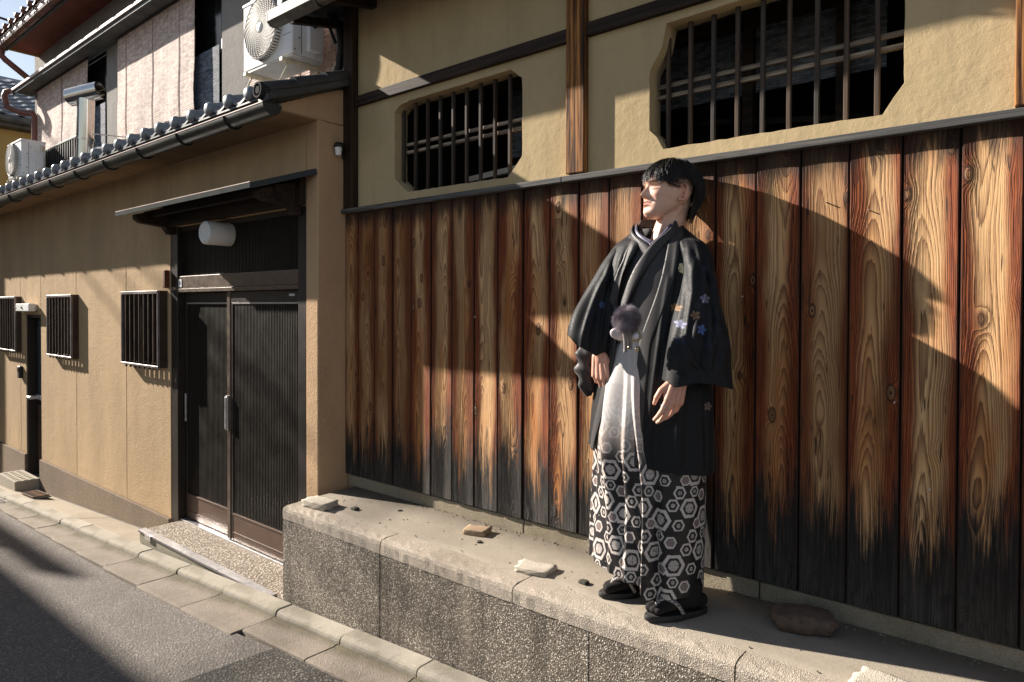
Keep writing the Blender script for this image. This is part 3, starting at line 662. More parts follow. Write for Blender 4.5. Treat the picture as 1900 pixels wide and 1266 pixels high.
# front door
DY = 2.53
part('door_frame', M_bronze, (-5.780, -5.665, 2.498, 2.62, -1.80, .66), bevel=.003); part('door_frame', M_bronze, (-3.905, -3.808, 2.50, 2.62, -1.80, .66), bevel=.003)
part('door_sill', M_alu, (-5.66, -3.91, 2.512, 2.60, -1.80, -1.762), bevel=.002)
h = part('door_header', M_stile, (-5.663, -3.907, 2.506, 2.60, .150, .250), bevel=.003)
part('track', M_stile, (-5.663, -3.907, 2.498, 2.60, .118, .147), parent=h, bevel=.002)
part('sticker', M_white, (-5.655, -5.60, 2.502, 2.5055, .16, .225), parent=h, bevel=0)
M_stkmark = plain('sticker_ink', (.06, .07, .20), .6)
m = MB(); m.lathe([(0, -.0012), (.014, -.0012), (.014, 0)], (-5.628, 2.502, .195), 'y', 12); m.build('mark', M_stkmark, h)
tr = part('transom', M_bronze, (-5.663, -3.907, 2.53, 2.60, .62, .66), bevel=.002)
def slats(x0, x1, z0, z1, y, parent, step=.0205):
    m = MB(); n = int((x1-x0)/step)
    for k in range(n+1):
        x = x0+(x1-x0)*(k+.5)/(n+1); m.box(x-.0042, x+.0042, y, y+.014, z0, z1)
    m.build('slats', M_slat, parent, kind='stuff')
    g2 = MB(); g2.box(x0, x1, y+.016, y+.020, z0, z1); g2.build('pane', M_glass, parent)
slats(-5.66, -3.91, .252, .618, 2.545, tr)
def leaf(x0, x1, y, right_stile):
    m = MB(); m.box(x0, x1, y, y+.03, .035, .114)
    d = m.build('sliding_door', M_bronze, ta, bevel=.003)
    m = MB(); m.box(x0+.03, x1-.03, y+.003, y+.027, -1.755, -1.555).box(x0+.03, x1-.03, y-.003, y+.02, -1.565, -1.55).box(x0+.03, x1-.03, y-.002, y+.02, -1.70, -1.692); m.build('kick_panel', M_kick, d, bevel=.002)
    m = MB(); m.box(x0, x0+.032, y+.001, y+.029, -1.758, .034).box(x1-.032, x1, y+.001, y+.029, -1.758, .034); m.build('stile', M_bronze, d, bevel=.003)
    m = MB(); m.box(x0+.033, x1-.033, y-.001, y+.02, .022, .034); m.build('rail_edge', M_alu, d)
    slats(x0+.034, x1-.034, -1.55, .021, y+.006, d)
    return d
L1 = leaf(-5.660, -4.81, 2.556, True); L2 = leaf(-4.845, -3.908, DY-.004, False)
m = MB(); m.box(-4.892, -4.846, DY-.008, DY+.03, -1.758, .116); st = m.build('stile', M_stile, L2, bevel=.004)
m = MB(); m.box(-4.888, -4.860, DY-.024, DY-.009, -.93, -.67).box(-4.886, -4.864, DY-.034, DY-.024, -.92, -.68); m.build('handle', M_alu, L2, bevel=.004)
m = MB(); m.box(-5.640, -5.618, 2.54, 2.555, -.95, -.72); m.build('handle', M_alu, L1, bevel=.003)
m = MB(); m.box(-4.05, -3.985, DY-.0065, DY-.004, .075, .09); m.build('maker_plate', M_offwhite, L2)
# canopy over the door
CX0, CX1 = -5.97, -3.865
cn = MB(); cn.add([(CX0, 2.145, .742), (CX0, 2.145, .763), (CX0, 2.488, .880), (CX0, 2.488, .862), (CX1, 2.145, .742), (CX1, 2.145, .763), (-3.682, 2.488, .880), (-3.682, 2.488, .862)], [(0, 1, 2, 3), (7, 6, 5, 4), (0, 4, 5, 1), (1, 5, 6, 2), (2, 6, 7, 3), (3, 7, 4, 0)]); cn = cn.build('door_canopy', M_darkmetal, ta, bevel=.002, seg=1)
m = MB(); m.bar((CX1, 2.143, .745), (-3.68, 2.487, .863), .006, .036); m.build('end_trim', M_darkmetal, cn)
m = MB(); m.box(CX0-.003, CX1+.003, 2.139, 2.1445, .732, .766); m.build('drip_edge', plain('copper_edge', (.018, .023, .023), .9, 0, .08), cn)
m = MB(); m.tube([(CX0, 2.143, .768), (CX1, 2.143, .768)], .0035, 6); m.build('lit_edge_line', M_litedge, cn)  # thin pale line drawn as the lit front edge of the canopy
for x in (-5.75, -3.90):
    m = MB(); m.prism([(2.20, .70), (2.20, .735), (2.50, .83), (2.50, .60), (2.46, .60), (2.42, .655), (2.24, .672)], 'x', x-.04, x+.04); m.build('bracket', M_beam, cn, bevel=.004)
m = MB(); m.box(CX0+.15, -3.84, 2.30, 2.345, .725, .775).box(CX0+.15, -3.80, 2.45, 2.49, .66, .84); m.build('purlin', M_beam, cn, bevel=.003)
# name board, side door
nb = MB(); nb.box(-5.84, -5.80, 2.455, 2.494, .155, .305); tag(nb.build('name_board', M_plaque, bevel=.004), 'small red-brown wooden board on the stucco left of the sliding door', 'sign')
sd = part('side_door', M_bronze, (-9.70, -9.20, 2.60, 2.64, -2.05, -.10))
part('pane', M_teal, (-9.66, -9.24, 2.592, 2.599, -1.15, -.16), parent=sd, bevel=.002)
part('door_panel', M_kick, (-9.66, -9.24, 2.590, 2.5995, -2.0, -1.20), parent=sd, bevel=.003)
for q in ((-9.735, -9.70, 2.50, 2.66, -2.08, -.104), (-9.20, -9.176, 2.50, 2.66, -2.08, -.104), (-9.70, -9.20, 2.52, 2.66, -.14, -.104)): part('door_jamb', M_bronze, q, bevel=.002)
m = MB(); m.box(-9.66, -9.35, 2.565, 2.59, -1.13, -1.07).box(-9.68, -9.60, 2.50, 2.585, -1.125, -1.085); m.tube([(-9.70, 2.50, -1.105), (-9.58, 2.50, -1.105)], .02, 10); m.build('handle', M_alu, sd, bevel=.003)
part('threshold', M_alu, (-9.73, -9.18, 2.48, 2.66, -2.10, -2.055), bevel=.003)
sb = thing('step_block', 'pale concrete step block standing on the apron before the narrow side door', 'step', (-9.4, 2.33, -2.15))
part('tread', M_block, (-9.82, -9.18, 2.235, 2.475, -2.20, -2.0), parent=sb, bevel=.006)
m = MB()
for i in range(7):
    for j in range(3): m.box(-9.80+i*.09, -9.74+i*.09, 2.26+j*.065, 2.30+j*.065, -2.0, -1.995)
m.build('tread_pattern', M_block, sb, kind='stuff')
# doorstep
M_nosing = plain('nosing_metal', (.17, .155, .155), .55, .2, .4, .25, 14, .08)
ds = thing('doorstep', 'pebble-finished doorstep with a ribbed metal nosing before the sliding door', 'step', (-4.7, 2.35, -1.85))
part('tread', M_step, (-5.655, -3.60, 2.232, 2.515, -1.95, -1.776), parent=ds, bevel=.004)
m = MB(); v = []
x0, x1 = -5.66, -3.80
m.box(x0, x1, 2.196, 2.230, -2.0, -1.790); m.build('riser', concrete('riser_concrete', (.30, .27, .21), (.20, .18, .13), .9, moss=(.19, .18, .10)), ds, bevel=.003)
cuts = [-5.67, -5.50, -4.92, -4.38, -4.02, -3.735]
for a, b in zip(cuts[:-1], cuts[1:]):
    m = MB(); m.box(a+.002, b-.002, 2.186, 2.244, -1.789, -1.773)
    o = m.build('nosing', M_nosing, ds); m = MB()
    for k in range(5): m.box(a+.003, b-.003, 2.1895+k*.0115, 2.1945+k*.0115, -1.7725, -1.7675)
    m.build('ribs', M_alu, o, kind='stuff')
m = MB(); m.box(-5.52, -5.42, 2.178, 2.1845, -1.81, -1.775); m.build('bent_flap', M_alu, ds)
# ---- upper floor
UY = 2.95
part('upper_wall', M_grey_wall, (-11.05, -3.62, UY, UY+.12, 1.45, 1.72), (-11.05, -3.62, UY, UY+.12, 3.0, 3.46), (-11.05, -10.80, UY, UY+.12, 1.725, 2.995),
     (-8.46, -7.96, UY, UY+.12, 1.725, 2.995), (-5.80, -5.20, UY, UY+.12, 1.725, 2.995), (-3.76, -3.62, UY, UY+.12, 1.725, 2.995))
part('end_wall', M_grey_wall, (-11.05, -10.93, UY+.125, 6.5, 1.3, 3.46), (-14.0, -13.9, W+.1, 6.5, -2.4, 1.3), bevel=0)
part('upper_room', M_interior, (-10.92, -3.62, UY+.6, UY+.62, 1.4, 3.4), bevel=0)
for x0, x1 in ((-10.79, -8.47), (-7.95, -5.81), (-5.19, -3.77)):
    w = part('window', M_darkmetal, (x0, x1, UY+.02, UY+.06, 1.72, 1.77), (x0, x1, UY+.02, UY+.06, 2.94, 2.995), (x0, x0+.04, UY+.02, UY+.06, 1.77, 2.94), (x1-.04, x1, UY+.02, UY+.06, 1.77, 2.94), ((x0+x1)/2-.03, (x0+x1)/2+.03, UY+.015, UY+.055, 1.77, 2.94), bevel=.002)
    part('rail', M_darkmetal, (x0+.04, x1-.04, UY+.01, UY+.045, 2.27, 2.30), (x0+.04, x1-.04, UY+.01, UY+.045, 2.01, 2.04), parent=w, bevel=.002)
    part('pane', M_glass, (x0+.04, x1-.04, UY+.046, UY+.052, 1.77, 2.94), parent=w, bevel=0)
    part('inner_screen', M_reedin, (x0+.04, x1-.04, UY+.0, UY+.004, 1.80, 2.34), parent=w, bevel=0)
part('window_hood', M_eave, (-11.15, -3.5, 2.715, UY, 2.925, 2.953), bevel=.003)
part('hood_edge', M_litedge, (-11.15, -3.5, 2.695, 2.712, 2.93, 2.962), bevel=.003)  # pale strip painted as the lit top edge of the hood
part('hood_gutter', M_fascia, (-11.13, -3.5, 2.714, 2.735, 2.89, 2.924), bevel=.003)
part('upper_soffit', M_redsoffit, (-10.86, -3.5, 2.60, UY+.12, 3.425, 3.45), bevel=0)
part('upper_fascia', M_fascia, (-10.88, -3.5, 2.565, 2.598, 3.385, 3.475), bevel=.003)
part('soffit_end', M_ochre, (-10.87, -10.865+.02, 2.60, 3.2, 3.40, 3.4245), bevel=0)
m = MB(); P = []
for x in (-10.84, -3.5):
    P.append([(x, y, z) for y, z in ((2.562, 3.478), (2.562, 3.40), (2.545, 3.375), (2.51, 3.368), (2.482, 3.39), (2.474, 3.425), (2.478, 3.455), (2.468, 3.478), (2.474, 3.482), (2.486, 3.455), (2.49, 3.40), (2.55, 3.40))])
m.grid(np.array(P), close_v=True); n = 12; m.f += [tuple(range(n)), tuple(range(2*n-1, n-1, -1))]; m.m += [0, 0]
gt = m.build('gutter', M_redgutter, ta, bevel=.003, seg=1)
for i in range(16):
    x = -10.6-i*-.45; m = MB(); m.tube([(x, 2.57, 3.48), (x, 2.565, 3.385), (x, 2.54, 3.362), (x, 2.505, 3.357), (x, 2.474, 3.38), (x, 2.464, 3.43), (x, 2.466, 3.485)], .006, 6); m.build('gutter_hanger', M_fascia, gt)
m = MB(); m.prism([(2.50, 3.49), (2.50, 3.51), (6.0, 5.1), (6.0, 5.05)], 'x', -11.0, -3.5); m.build('upper_roof', M_redgutter, ta)
tr_ = tile_mesh('roof_tile', .25, .26, .45, M_redgutter, .040)
for i in range(30):
    o = bpy.data.objects.new('roof_tile', tr_); COL.objects.link(o); o.parent = ta; o.location = Vector((-10.85+i*.25, 2.45, 3.50))-ta.location
m = MB(); m.tube([(-10.83, 2.515, 3.40), (-10.83, 2.52, 3.30), (-10.82, 2.56, 3.25), (-10.80, 2.83, 3.05), (-10.80, 2.90, 3.0), (-10.80, 2.915, 2.9)], .038, 12); autosmooth(m.build('downpipe', M_redgutter, ta))
m = MB(); m.tube([(-11.16, 2.70, 2.94), (-11.2, 2.66, 2.93), (-11.2, 2.64, 2.86), (-11.17, 2.66, 2.72), (-11.0, 2.76, 2.64), (-10.80, 2.86, 2.60), (-10.76, 2.87, 2.54), (-10.76, 2.87, 1.62)], .040, 12); autosmooth(m.build('downpipe', M_redgutter, ta))
m = MB(); m.lathe([(.02, -.12), (.05, -.10), (.07, -.02), (.075, .05), (.07, .055), (.06, 0)], (-10.9, 2.515, 3.40), 'z', 16); autosmooth(m.build('rainwater_head', M_redgutter, ta))
gd = part('window_guard', M_darkmetal, (-10.1, -8.80, 2.80, 2.825, 1.985, 2.005), (-10.1, -8.80, 2.80, 2.825, 1.62, 1.64), bevel=.002)
for k in range(17):
    x = -10.08+k*.0795; part('bar', M_darkmetal, (x-.012, x+.012, 2.803, 2.822, 1.64, 1.985), parent=gd, bevel=0)
# ---------------------------------------------------------------- reed blinds, air conditioners, lamps, flue
M_bcord = plain('blind_cord', (.13, .055, .05), .8); M_bcordpale = plain('pale_cord', (.42, .31, .27), .8)
def blind(x0, x1, z0, z1, y, label, seed, split=None):
    r = random.Random(seed); t = thing('reed_blind', label, 'reed blind', ((x0+x1)/2, y, z1), 'reed blinds hung outside the upper windows')
    m = MB(); P = []; nx, nz = 30, 24
    for k in range(nz+1):
        z = z1+(z0-z1)*k/nz; row = []
        for i in range(nx+1):
            x = x0+(x1-x0)*i/nx; f = k/nz
            sway = .003*math.sin(i*.35+seed)*f+.0025*math.sin(i*.9+k*.25+seed*2)*f
            row.append((x+.012*math.sin(k*.5+seed)*f+.01*(r.random()-.5)*(1 if i in (0, nx) else 0), y+sway-.012*f, z+.008*math.sin(i*.5+seed)*f))
        P.append(row)
    P = np.array(P); B = P.copy(); B[:, :, 1] += .006
    m.grid(P); m.grid(B); m.grid(np.stack([P[-1], B[-1]])); m.grid(np.stack([P[:, 0], B[:, 0]])); m.grid(np.stack([P[:, -1], B[:, -1]]))
    m.build('reeds', M_reed, t, smooth=True)
    b = MB(); b.tube([(x0-.02, y, z1+.005), (x1+.02, y, z1+.005)], .011, 8); b.build('head_rod', M_bars, t)
    for q in ((.15, .5, .85) if split is None else split):
        c = MB(); i = int(q*nx); c.tube([(p[0], p[1]-.004, p[2]) for p in P[:, i]], .003, 5); c.build('cord', M_bcord if split else M_bcordpale, t)
blind(-10.74, -8.89, 1.99, 2.90, 2.895, 'reed blind at the far end of the upper floor, hanging above the window guard', 1, (.55,))
blind(-7.985, -6.20, 1.77, 2.90, 2.895, 'large pale reed blind over the middle upper window, between the two grey piers', 2)
blind(-5.22, -3.80, 1.62, 2.90, 2.90, 'reed blind half hidden behind the air conditioner with the round fan', 3)
def ac_unit(x0, x1, y0, y1, z0, z1, label, floor_z, detail=True):
    t = thing('air_conditioner', label, 'air conditioner', ((x0+x1)/2, (y0+y1)/2, z0), 'outdoor air conditioner units on the tiled roof')
    m = MB(); m.box(x0, x1, y0, y1, z0+.01, z1-.008); m.build('casing', M_white, t, bevel=.012, seg=3)
    m = MB(); m.box(x0-.006, x1+.006, y0-.006, y1+.006, z1-.022, z1+.004); m.build('lid', M_white, t, bevel=.008)
    m = MB(); m.box(x0+.004, x1-.004, y0+.006, y1-.004, z0-.004, z0+.012); m.build('base_pan', M_offwhite, t, bevel=.004)
    H = z1-z0; cz = (z0+z1)/2+.006*H; r = H*.425; cx = x0+.305 if (x1-x0) > .6 else x0+.26
    m = MB(); m.lathe([(r*.98, -.002), (r*.98, -.006), (r*.96, -.0062), (.01, -.0062)], (cx, y0-.001, cz), 'y', 40); autosmooth(m.build('fan_well', M_black, t))
    gr = MB()
    gr.lathe([(r*1.0, 0), (r*1.03, -.010), (r*1.03, -.040), (r*1.0, -.046), (r*.97, -.040), (r*.97, 0)], (cx, y0, cz), 'y', 48)
    G = autosmooth(gr.build('fan_grille', M_offwhite, t))
    rings = MB(); nr = 13
    for k in range(1, nr):
        rr = r*(.20+.78*k/nr); yy = y0-.046+.006*(k/nr)
        rings.tube([(cx+rr*math.cos(a), yy, cz+rr*math.sin(a)) for a in np.linspace(0, 2*PI, 41)], .0024, 5, cap=False)
    for k in range(28):
        a0 = 2*PI*k/28; rings.tube([(cx+r*q*math.cos(a0+1.1*q), y0-.044, cz+r*q*math.sin(a0+1.1*q)) for q in np.linspace(.18, .98, 9)], .0022, 5, cap=False)
    rings.build('guard_wires', M_offwhite, G, kind='stuff', smooth=True)
    side = MB()                                                      # slotted rim of the guard
    for k in range(64):
        a = 2*PI*k/64; side.bar((cx+r*1.035*math.cos(a), y0-.008, cz+r*1.035*math.sin(a)), (cx+r*1.035*math.cos(a), y0-.040, cz+r*1.035*math.sin(a)), .004, .006)
    side.build('rim_slots', M_darkmetal, G, kind='stuff')
    m = MB(); m.lathe([(0, -.056), (r*.10, -.055), (r*.16, -.050), (r*.17, -.044)], (cx, y0, cz), 'y', 20); autosmooth(m.build('hub', M_white, t))
    fb = MB()
    for k in range(3):
        a = 2*PI*k/3+.4; q = [(cx+r*.2*math.cos(a), y0-.010, cz+r*.2*math.sin(a)), (cx+r*.9*math.cos(a-.25), y0-.018, cz+r*.9*math.sin(a-.25)), (cx+r*.92*math.cos(a+.45), y0-.008, cz+r*.92*math.sin(a+.45)), (cx+r*.25*math.cos(a+.6), y0-.008, cz+r*.25*math.sin(a+.6))]
        fb.add(q+[(p[0], p[1]+.003, p[2]) for p in q], [(0, 1, 2, 3), (7, 6, 5, 4)])
    fb.build('fan_blades', plain('fan_blade', (.10, .10, .10), .5), t)
    # side cover over the valves, seams, screws, rating plate
    ys = y0+(y1-y0)*.42
    m = MB(); m.prism([(ys, z0+.09*H), (ys+.10, z0+.09*H), (ys+.12, z0+.16*H), (ys+.12, z0+.60*H), (ys+.07, z0+.70*H), (ys, z0+.72*H)], 'x', x1+.001, x1+.045); m.build('valve_cover', M_white, t, bevel=.012, seg=3)
    m = MB(); m.box(x1+.0005, x1+.002, ys-.035, ys-.031, z0+.02, z1-.03).box(x1+.0005, x1+.002, y1-.06, y1-.058, z0+.02, z1-.03); m.build('panel_seam', M_eave, t)
    m = MB()
    for (yy, zz) in ((ys-.015, z0+.80*H), (ys-.05, z0+.62*H), (ys-.05, z0+.25*H), (y0+.02, z0+.04)): m.lathe([(0, .004), (.005, .004), (.006, 0)], (x1, yy, zz), 'x', 10)
    m.build('screw', M_eave, t)
    m = MB(); m.box(x1+.0005, x1+.002, y1-.045, y1-.012, z1-.13, z1-.045); m.build('rating_plate', M_cream, t)
    m = MB()
    for k in range(3): m.box(cx+r*1.06, x1-.012, y0-.0015, y0, z0+H*(.30+.18*k), z0+H*(.305+.18*k))
    m.build('crease', M_eave, t)
    # cream steel stand on the tiles
    for x in (x0+.07, x1-.09):
        s = MB(); s.bar((x, y0-.03, z0-.020), (x, y1+.05, z0-.020), .035, .028); s.build('stand_beam', M_cream, t, bevel=.003)
    for x in (x0+.07, x1-.09):
        for (ya, yb) in ((y0+.03, y0-.075), (y1-.01, y1+.05)):
            l = MB(); l.bar((x, ya, z0-.028), (x-.05, yb, floor_z(yb)+.03), .032, .010); l.build('leg', M_cream, t, bevel=.002)
    return t
fz = lambda y: 1.236+(y-2.10)*RS
ac = ac_unit(-4.70, -4.06, 2.555, 2.805, 1.715, 2.215, 'white outdoor air conditioner with a round fan guard standing on cream legs above the gutter', fz)
m = MB(); m.tube([(-4.02, 2.72, 1.99), (-3.93, 2.725, 2.0), (-3.86, 2.74, 1.97), (-3.81, 2.76, 1.88), (-3.82, 2.78, 1.76), (-3.87, 2.80, 1.66), (-3.93, 2.82, 1.58)], .026, 12); autosmooth(m.build('hose', M_black, ac))
m = MB(); m.tube([(-4.02, 2.70, 1.93), (-3.94, 2.71, 1.94), (-3.88, 2.73, 1.90), (-3.86, 2.76, 1.80)], .012, 10); autosmooth(m.build('hose', M_black, ac))
m = MB(); m.tube([(-3.80, 2.79, 1.86), (-3.86, 2.80, 1.74), (-3.97, 2.80, 1.62), (-4.05, 2.79, 1.56)], .008, 8); m.build('drain_hose', M_cream, ac)
a2 = ac_unit(-10.47, -9.90, 2.50, 2.755, 1.60, 2.055, 'white outdoor air conditioner at the far left end of the tiled roof', fz)
m = MB(); m.tube([(-9.86, 2.66, 1.68), (-9.75, 2.68, 1.66), (-9.55, 2.74, 1.63), (-9.25, 2.80, 1.60), (-8.9, 2.84, 1.60)], .018, 10); autosmooth(m.build('hose', M_cream, a2))
# steel flue with a tee
t = thing('flue_pipe', 'polished steel flue pipe with a tee cap rising from the tiled roof', 'flue pipe', (-7.86, 2.52, 1.40))
def seamtube(name, pts, r, n=24):
    m = MB(); m.tube(pts, r, n); return autosmooth(m.build(name, M_chrome, t), 40)
seamtube('lower_pipe', [(-7.85, 2.52, 1.36), (-7.81, 2.52, 1.74)], .078); seamtube('upper_pipe', [(-7.812, 2.52, 1.72), (-7.765, 2.515, 2.16)], .081)
seamtube('band', [(-7.814, 2.52, 1.712), (-7.811, 2.52, 1.735)], .086)
m = MB(); m.tube([(-7.90, 2.41, 2.14), (-7.765, 2.50, 2.175), (-7.62, 2.60, 2.21)], .088, 24, cap=False); m.tube([(-7.90, 2.41, 2.14), (-7.765, 2.50, 2.175), (-7.62, 2.60, 2.21)], .084, 24, cap=False); autosmooth(m.build('tee_cap', M_chrome, t), 40)
m = MB(); m.tube([(-7.80, 2.48, 1.725), (-7.74, 2.60, 1.78), (-7.70, 2.94, 1.80)], .006, 6); m.build('stay', M_alu, t)
# drum lamp over the door
t = thing('wall_lamp', 'white drum-shaped wall lamp on the transom above the sliding door', 'wall lamp', (-4.90, 2.5, .56))
m = MB(); m.lathe([(0, -.190), (.070, -.190), (.084, -.178), (.087, -.160), (.087, -.012), (.080, 0)], (-4.885, 2.53, .545), 'y', 36); autosmooth(m.build('shade', M_white, t))
m = MB(); m.lathe([(0, -.008), (.088, -.008), (.088, .012), (0, .012)], (-4.885, 2.532, .545), 'y', 32); autosmooth(m.build('base_ring', M_offwhite, t))
t = thing('spot_lamp', 'small white spot lamp on the corner of the tan pillar under the eave', 'spot lamp', (-3.665, 2.64, 1.02))
m = MB(); m.lathe([(.0, .0), (.022, 0), (.024, -.010), (.018, -.06), (.0, -.06)], (-3.632, 2.62, 1.04), 'z', 16); autosmooth(m.build('shade', M_white, t))
m = MB(); m.lathe([(0, .018), (.025, .016), (.034, 0), (.030, -.016)], (-3.632, 2.625, 1.045), 'z', 16); m.bar((-3.672, 2.65, 1.035), (-3.625, 2.63, 1.05), .02, .02); autosmooth(m.build('mount', M_darkmetal, t))
m = MB(); m.tube([(-3.665, 2.66, 1.03), (-3.655, 2.675, 1.0), (-3.664, 2.68, .97)], .008, 8); m.lathe([(0, .022), (.022, .020), (.022, 0)], (-3.671, 2.66, 1.03), 'x', 14); m.build('bracket', M_darkmetal, t)
t = thing('door_lamp', 'small white box lamp above the narrow side door', 'lamp', (-9.45, 2.45, -.02))
m = MB(); m.box(-9.78, -9.27, 2.40, 2.47, -.062, .030); m.build('cover', M_white, t, bevel=.008)
m = MB(); m.box(-9.76, -9.29, 2.4705, W-.001, -.05, .02); m.build('back_plate', M_offwhite, t)
m = MB(); m.lathe([(0, -.012), (.010, -.012), (.012, 0)], (-9.53, 2.40, -.018), 'y', 10); m.lathe([(0, -.012), (.010, 0)], (-9.765, 2.40, -.018), 'y', 10); m.build('screw', M_eave, t)
t = thing('key_box', 'small dark key box on the stucco left of the narrow side door', 'key box', (-9.9, 2.48, -.81))
m = MB(); m.box(-9.945, -9.855, 2.452, W-.001, -.885, -.735); m.build('body', M_darkmetal, t, bevel=.012, seg=3)
m = MB(); m.box(-9.93, -9.87, 2.446, 2.4515, -.80, -.755); m.build('keypad', M_grille, t)

# ---------------------------------------------------------------- overhead wires, neighbours
M_wire = plain('wire', (.015, .015, .017), .5)
for i, (dz, dx) in enumerate(((0.0, 0), (-.38, .12), (-.66, -.1))):
    m = MB(); X = -21.6+dx; sag = lambda y: .012*(y-5)**2-.02
    pts = [(X, y, 7.55+dz-.22*(y-5)*.33+.004*(y-5)**2) for y in np.linspace(-6.5, 17, 24)]
    m.tube(pts, .032 if i == 0 else .022, 6, cap=True)
    tag(m.build('overhead_wire', M_wire, smooth=True), ['topmost and thickest of the three overhead wires in the sky', 'middle one of the three overhead wires in the sky', 'lowest of the three overhead wires in the sky'][i], 'wire', 'overhead wires in the sky at top left')
nh = thing('neighbour_house', 'ochre neighbouring house with a grey tiled roof at the far left edge', 'house', (-15, 4, -2.4))
m = MB(); m.box(-19, -14.0, 1.6, 7.5, -3.0, 3.02); m.build('wall', M_ochre, nh)
m = MB(); m.box(-19.2, -13.72, 1.4, 7.6, 3.021, 3.06).box(-13.78, -13.72, 1.4, 7.6, 3.061, 3.15); m.build('eave', M_eave, nh)
m = MB(); m.prism([(-13.66, 3.14), (-13.66, 3.17), (-17.0, 4.75), (-20.3, 3.17), (-20.3, 3.14)], 'y', 1.4, 7.6); m.build('roof', M_tiledark, nh)
m = MB(); m.tube([(-13.64, 1.4, 3.13), (-13.64, 7.6, 3.13)], .06, 10); m.build('gutter', M_eave, nh)
tn = MB(); P = []
for j, y in enumerate((0, .30)):
    P.append([(k/8*.27, y, .03*math.sin(PI*k/4)*(1 if k < 4 else .4)+.03*(1-j)) for k in range(9)])
tn.grid(np.array(P)); Q = np.array(P); tn.grid(np.stack([Q[0], Q[0]-np.array([0, 0, .03])]))
tme = bpy.data.meshes.new('roof_tile'); tme.from_pydata(tn.v, [], tn.f); tme.materials.append(M_tile)
ang = math.atan2(1.58, 3.34)
for j in range(12):
    for i in range(20):
        o = bpy.data.objects.new('roof_tile', tme); COL.objects.link(o); o.parent = nh
        o.rotation_euler = (ang, 0, PI/2); o.location = Vector((-13.66-j*.27*math.cos(ang), 1.5+i*.27, 3.19+j*.27*math.sin(ang)))-nh.location
# houses across the street, behind the camera: their eaves throw the shade on the road
def opposite(x0, x1, eave, label, seed):
    t = thing('opposite_house', label, 'house', ((x0+x1)/2, -3, zs((x0+x1)/2)), 'houses on the other side of the street')
    m = MB(); m.box(x0+.1, x1-.1, -9, -2.35, -4.2, eave-.12); m.build('wall', M_concgrey, t)
    m = MB(); m.prism([(-1.70, eave-.05), (-1.70, eave), (-5.7, eave+1.4), (-9.6, eave), (-9.6, eave-.1), (-2.3, eave-.1)], 'x', x0, x1); m.build('roof', M_tiledark, t)
    r = random.Random(seed); n = int((x1-x0)/1.9)
    for k in range(n):
        x = x0+.8+k*1.9
        for z in (-.55, 2.1):
            m = MB(); m.box(x, x+1.1, -2.36, -2.31, z, z+1.15); w = m.build('window', M_bronze, t); m = MB(); m.box(x+.06, x+1.04, -2.305, -2.30, z+.06, z+1.09); m.build('pane', M_glass, w)
    return t
opposite(-18.0, -11.0, 4.15, 'grey house across the street, nearer of the two', 1); oh = opposite(-34, -18.1, 4.15, 'grey house with an added shadow rail across the street, farther down', 2)
m = MB(); m.box(-33.8, -17.95, -1.72, -1.66, 4.34, 4.66)
for i in range(16): m.box(-33.7+i*.98, -33.64+i*.98, -1.715, -1.665, 4.0, 4.34)
m.build('shadow_rail', M_concgrey, oh)  # invented rail out of view, added to cast a finger of shade
lot = MB(); lot.add([(-10.9, -14, zs(-10.9)-.005), (14, -14, zs(14)-.005), (14, -2.45, zs(14)-.005), (-10.9, -2.45, zs(-10.9)-.005)], [(0, 1, 2, 3)])
tag(lot.build('bounce_lot', concrete('lot_concrete', (.19, .17, .15), (.13, .115, .10), .6)), kind='structure')  # unseen open ground, added to bounce sunlight and open the sky
lk = MB()
for i in range(12): a = -10.9+i*2.0; sloped(lk, a, a+1.99, -2.45, -2.31, .03, .2)
tag(lk.build('lot_edge', M_kerb, bevel=.006, seg=1), kind='structure')
# ---------------------------------------------------------------- the man in haori and hakama
PO = np.array([-1.22, 2.42, -1.180])
RS_, VS_ = np.array([math.sin(YAW), math.cos(YAW), 0.]), np.array([math.cos(YAW), -math.sin(YAW), 0.])
def LW(s, v, z): return PO+RS_*s+VS_*v+np.array([0, 0, 1.])*z
def LWa(a):
    a = np.asarray(a, float); return PO+a[..., 0:1]*RS_+a[..., 1:2]*VS_+a[..., 2:3]*np.array([0, 0, 1.])
def toL(p):
    d = p-PO; return np.stack([d@RS_, d@VS_, d[..., 2]], -1)
def sm(x, a, b):
    t = np.clip((x-a)/(b-a), 0, 1); return t*t*(3-2*t)
def interp(x, xs, ys): return np.interp(x, xs, ys)
def crinterp(x, xs, ys):
    """smooth (monotone-ish) interpolation through control values"""
    xs = np.asarray(xs, float); ys = np.asarray(ys, float); d = np.gradient(ys, xs)
    i = np.clip(np.searchsorted(xs, x)-1, 0, len(xs)-2); h = xs[i+1]-xs[i]; t = np.clip((x-xs[i])/h, 0, 1)
    return (2*t**3-3*t**2+1)*ys[i]+(t**3-2*t**2+t)*h*d[i]+(-2*t**3+3*t**2)*ys[i+1]+(t**3-t**2)*h*d[i+1]
def gnormals(P, close):
    du = np.roll(P, -1, 1)-np.roll(P, 1, 1) if close else np.gradient(P, axis=1)
    n = np.cross(du, np.gradient(P, axis=0)); return n/(np.linalg.norm(n, axis=-1, keepdims=True)+1e-9)
def wav(a, b, seed, k=5):
    r = np.random.RandomState(seed); o = 0
    for i in range(k):
        fa, fb, p = r.uniform(-1, 1), r.uniform(-1, 1), r.uniform(0, 6.28); o = o+np.sin(a*fa+b*fb+p)
    return o/k
man = thing('person', 'man in black haori and patterned hakama standing on the ledge against the cedar boards', 'person', tuple(LW(-.03, .05, 0)))
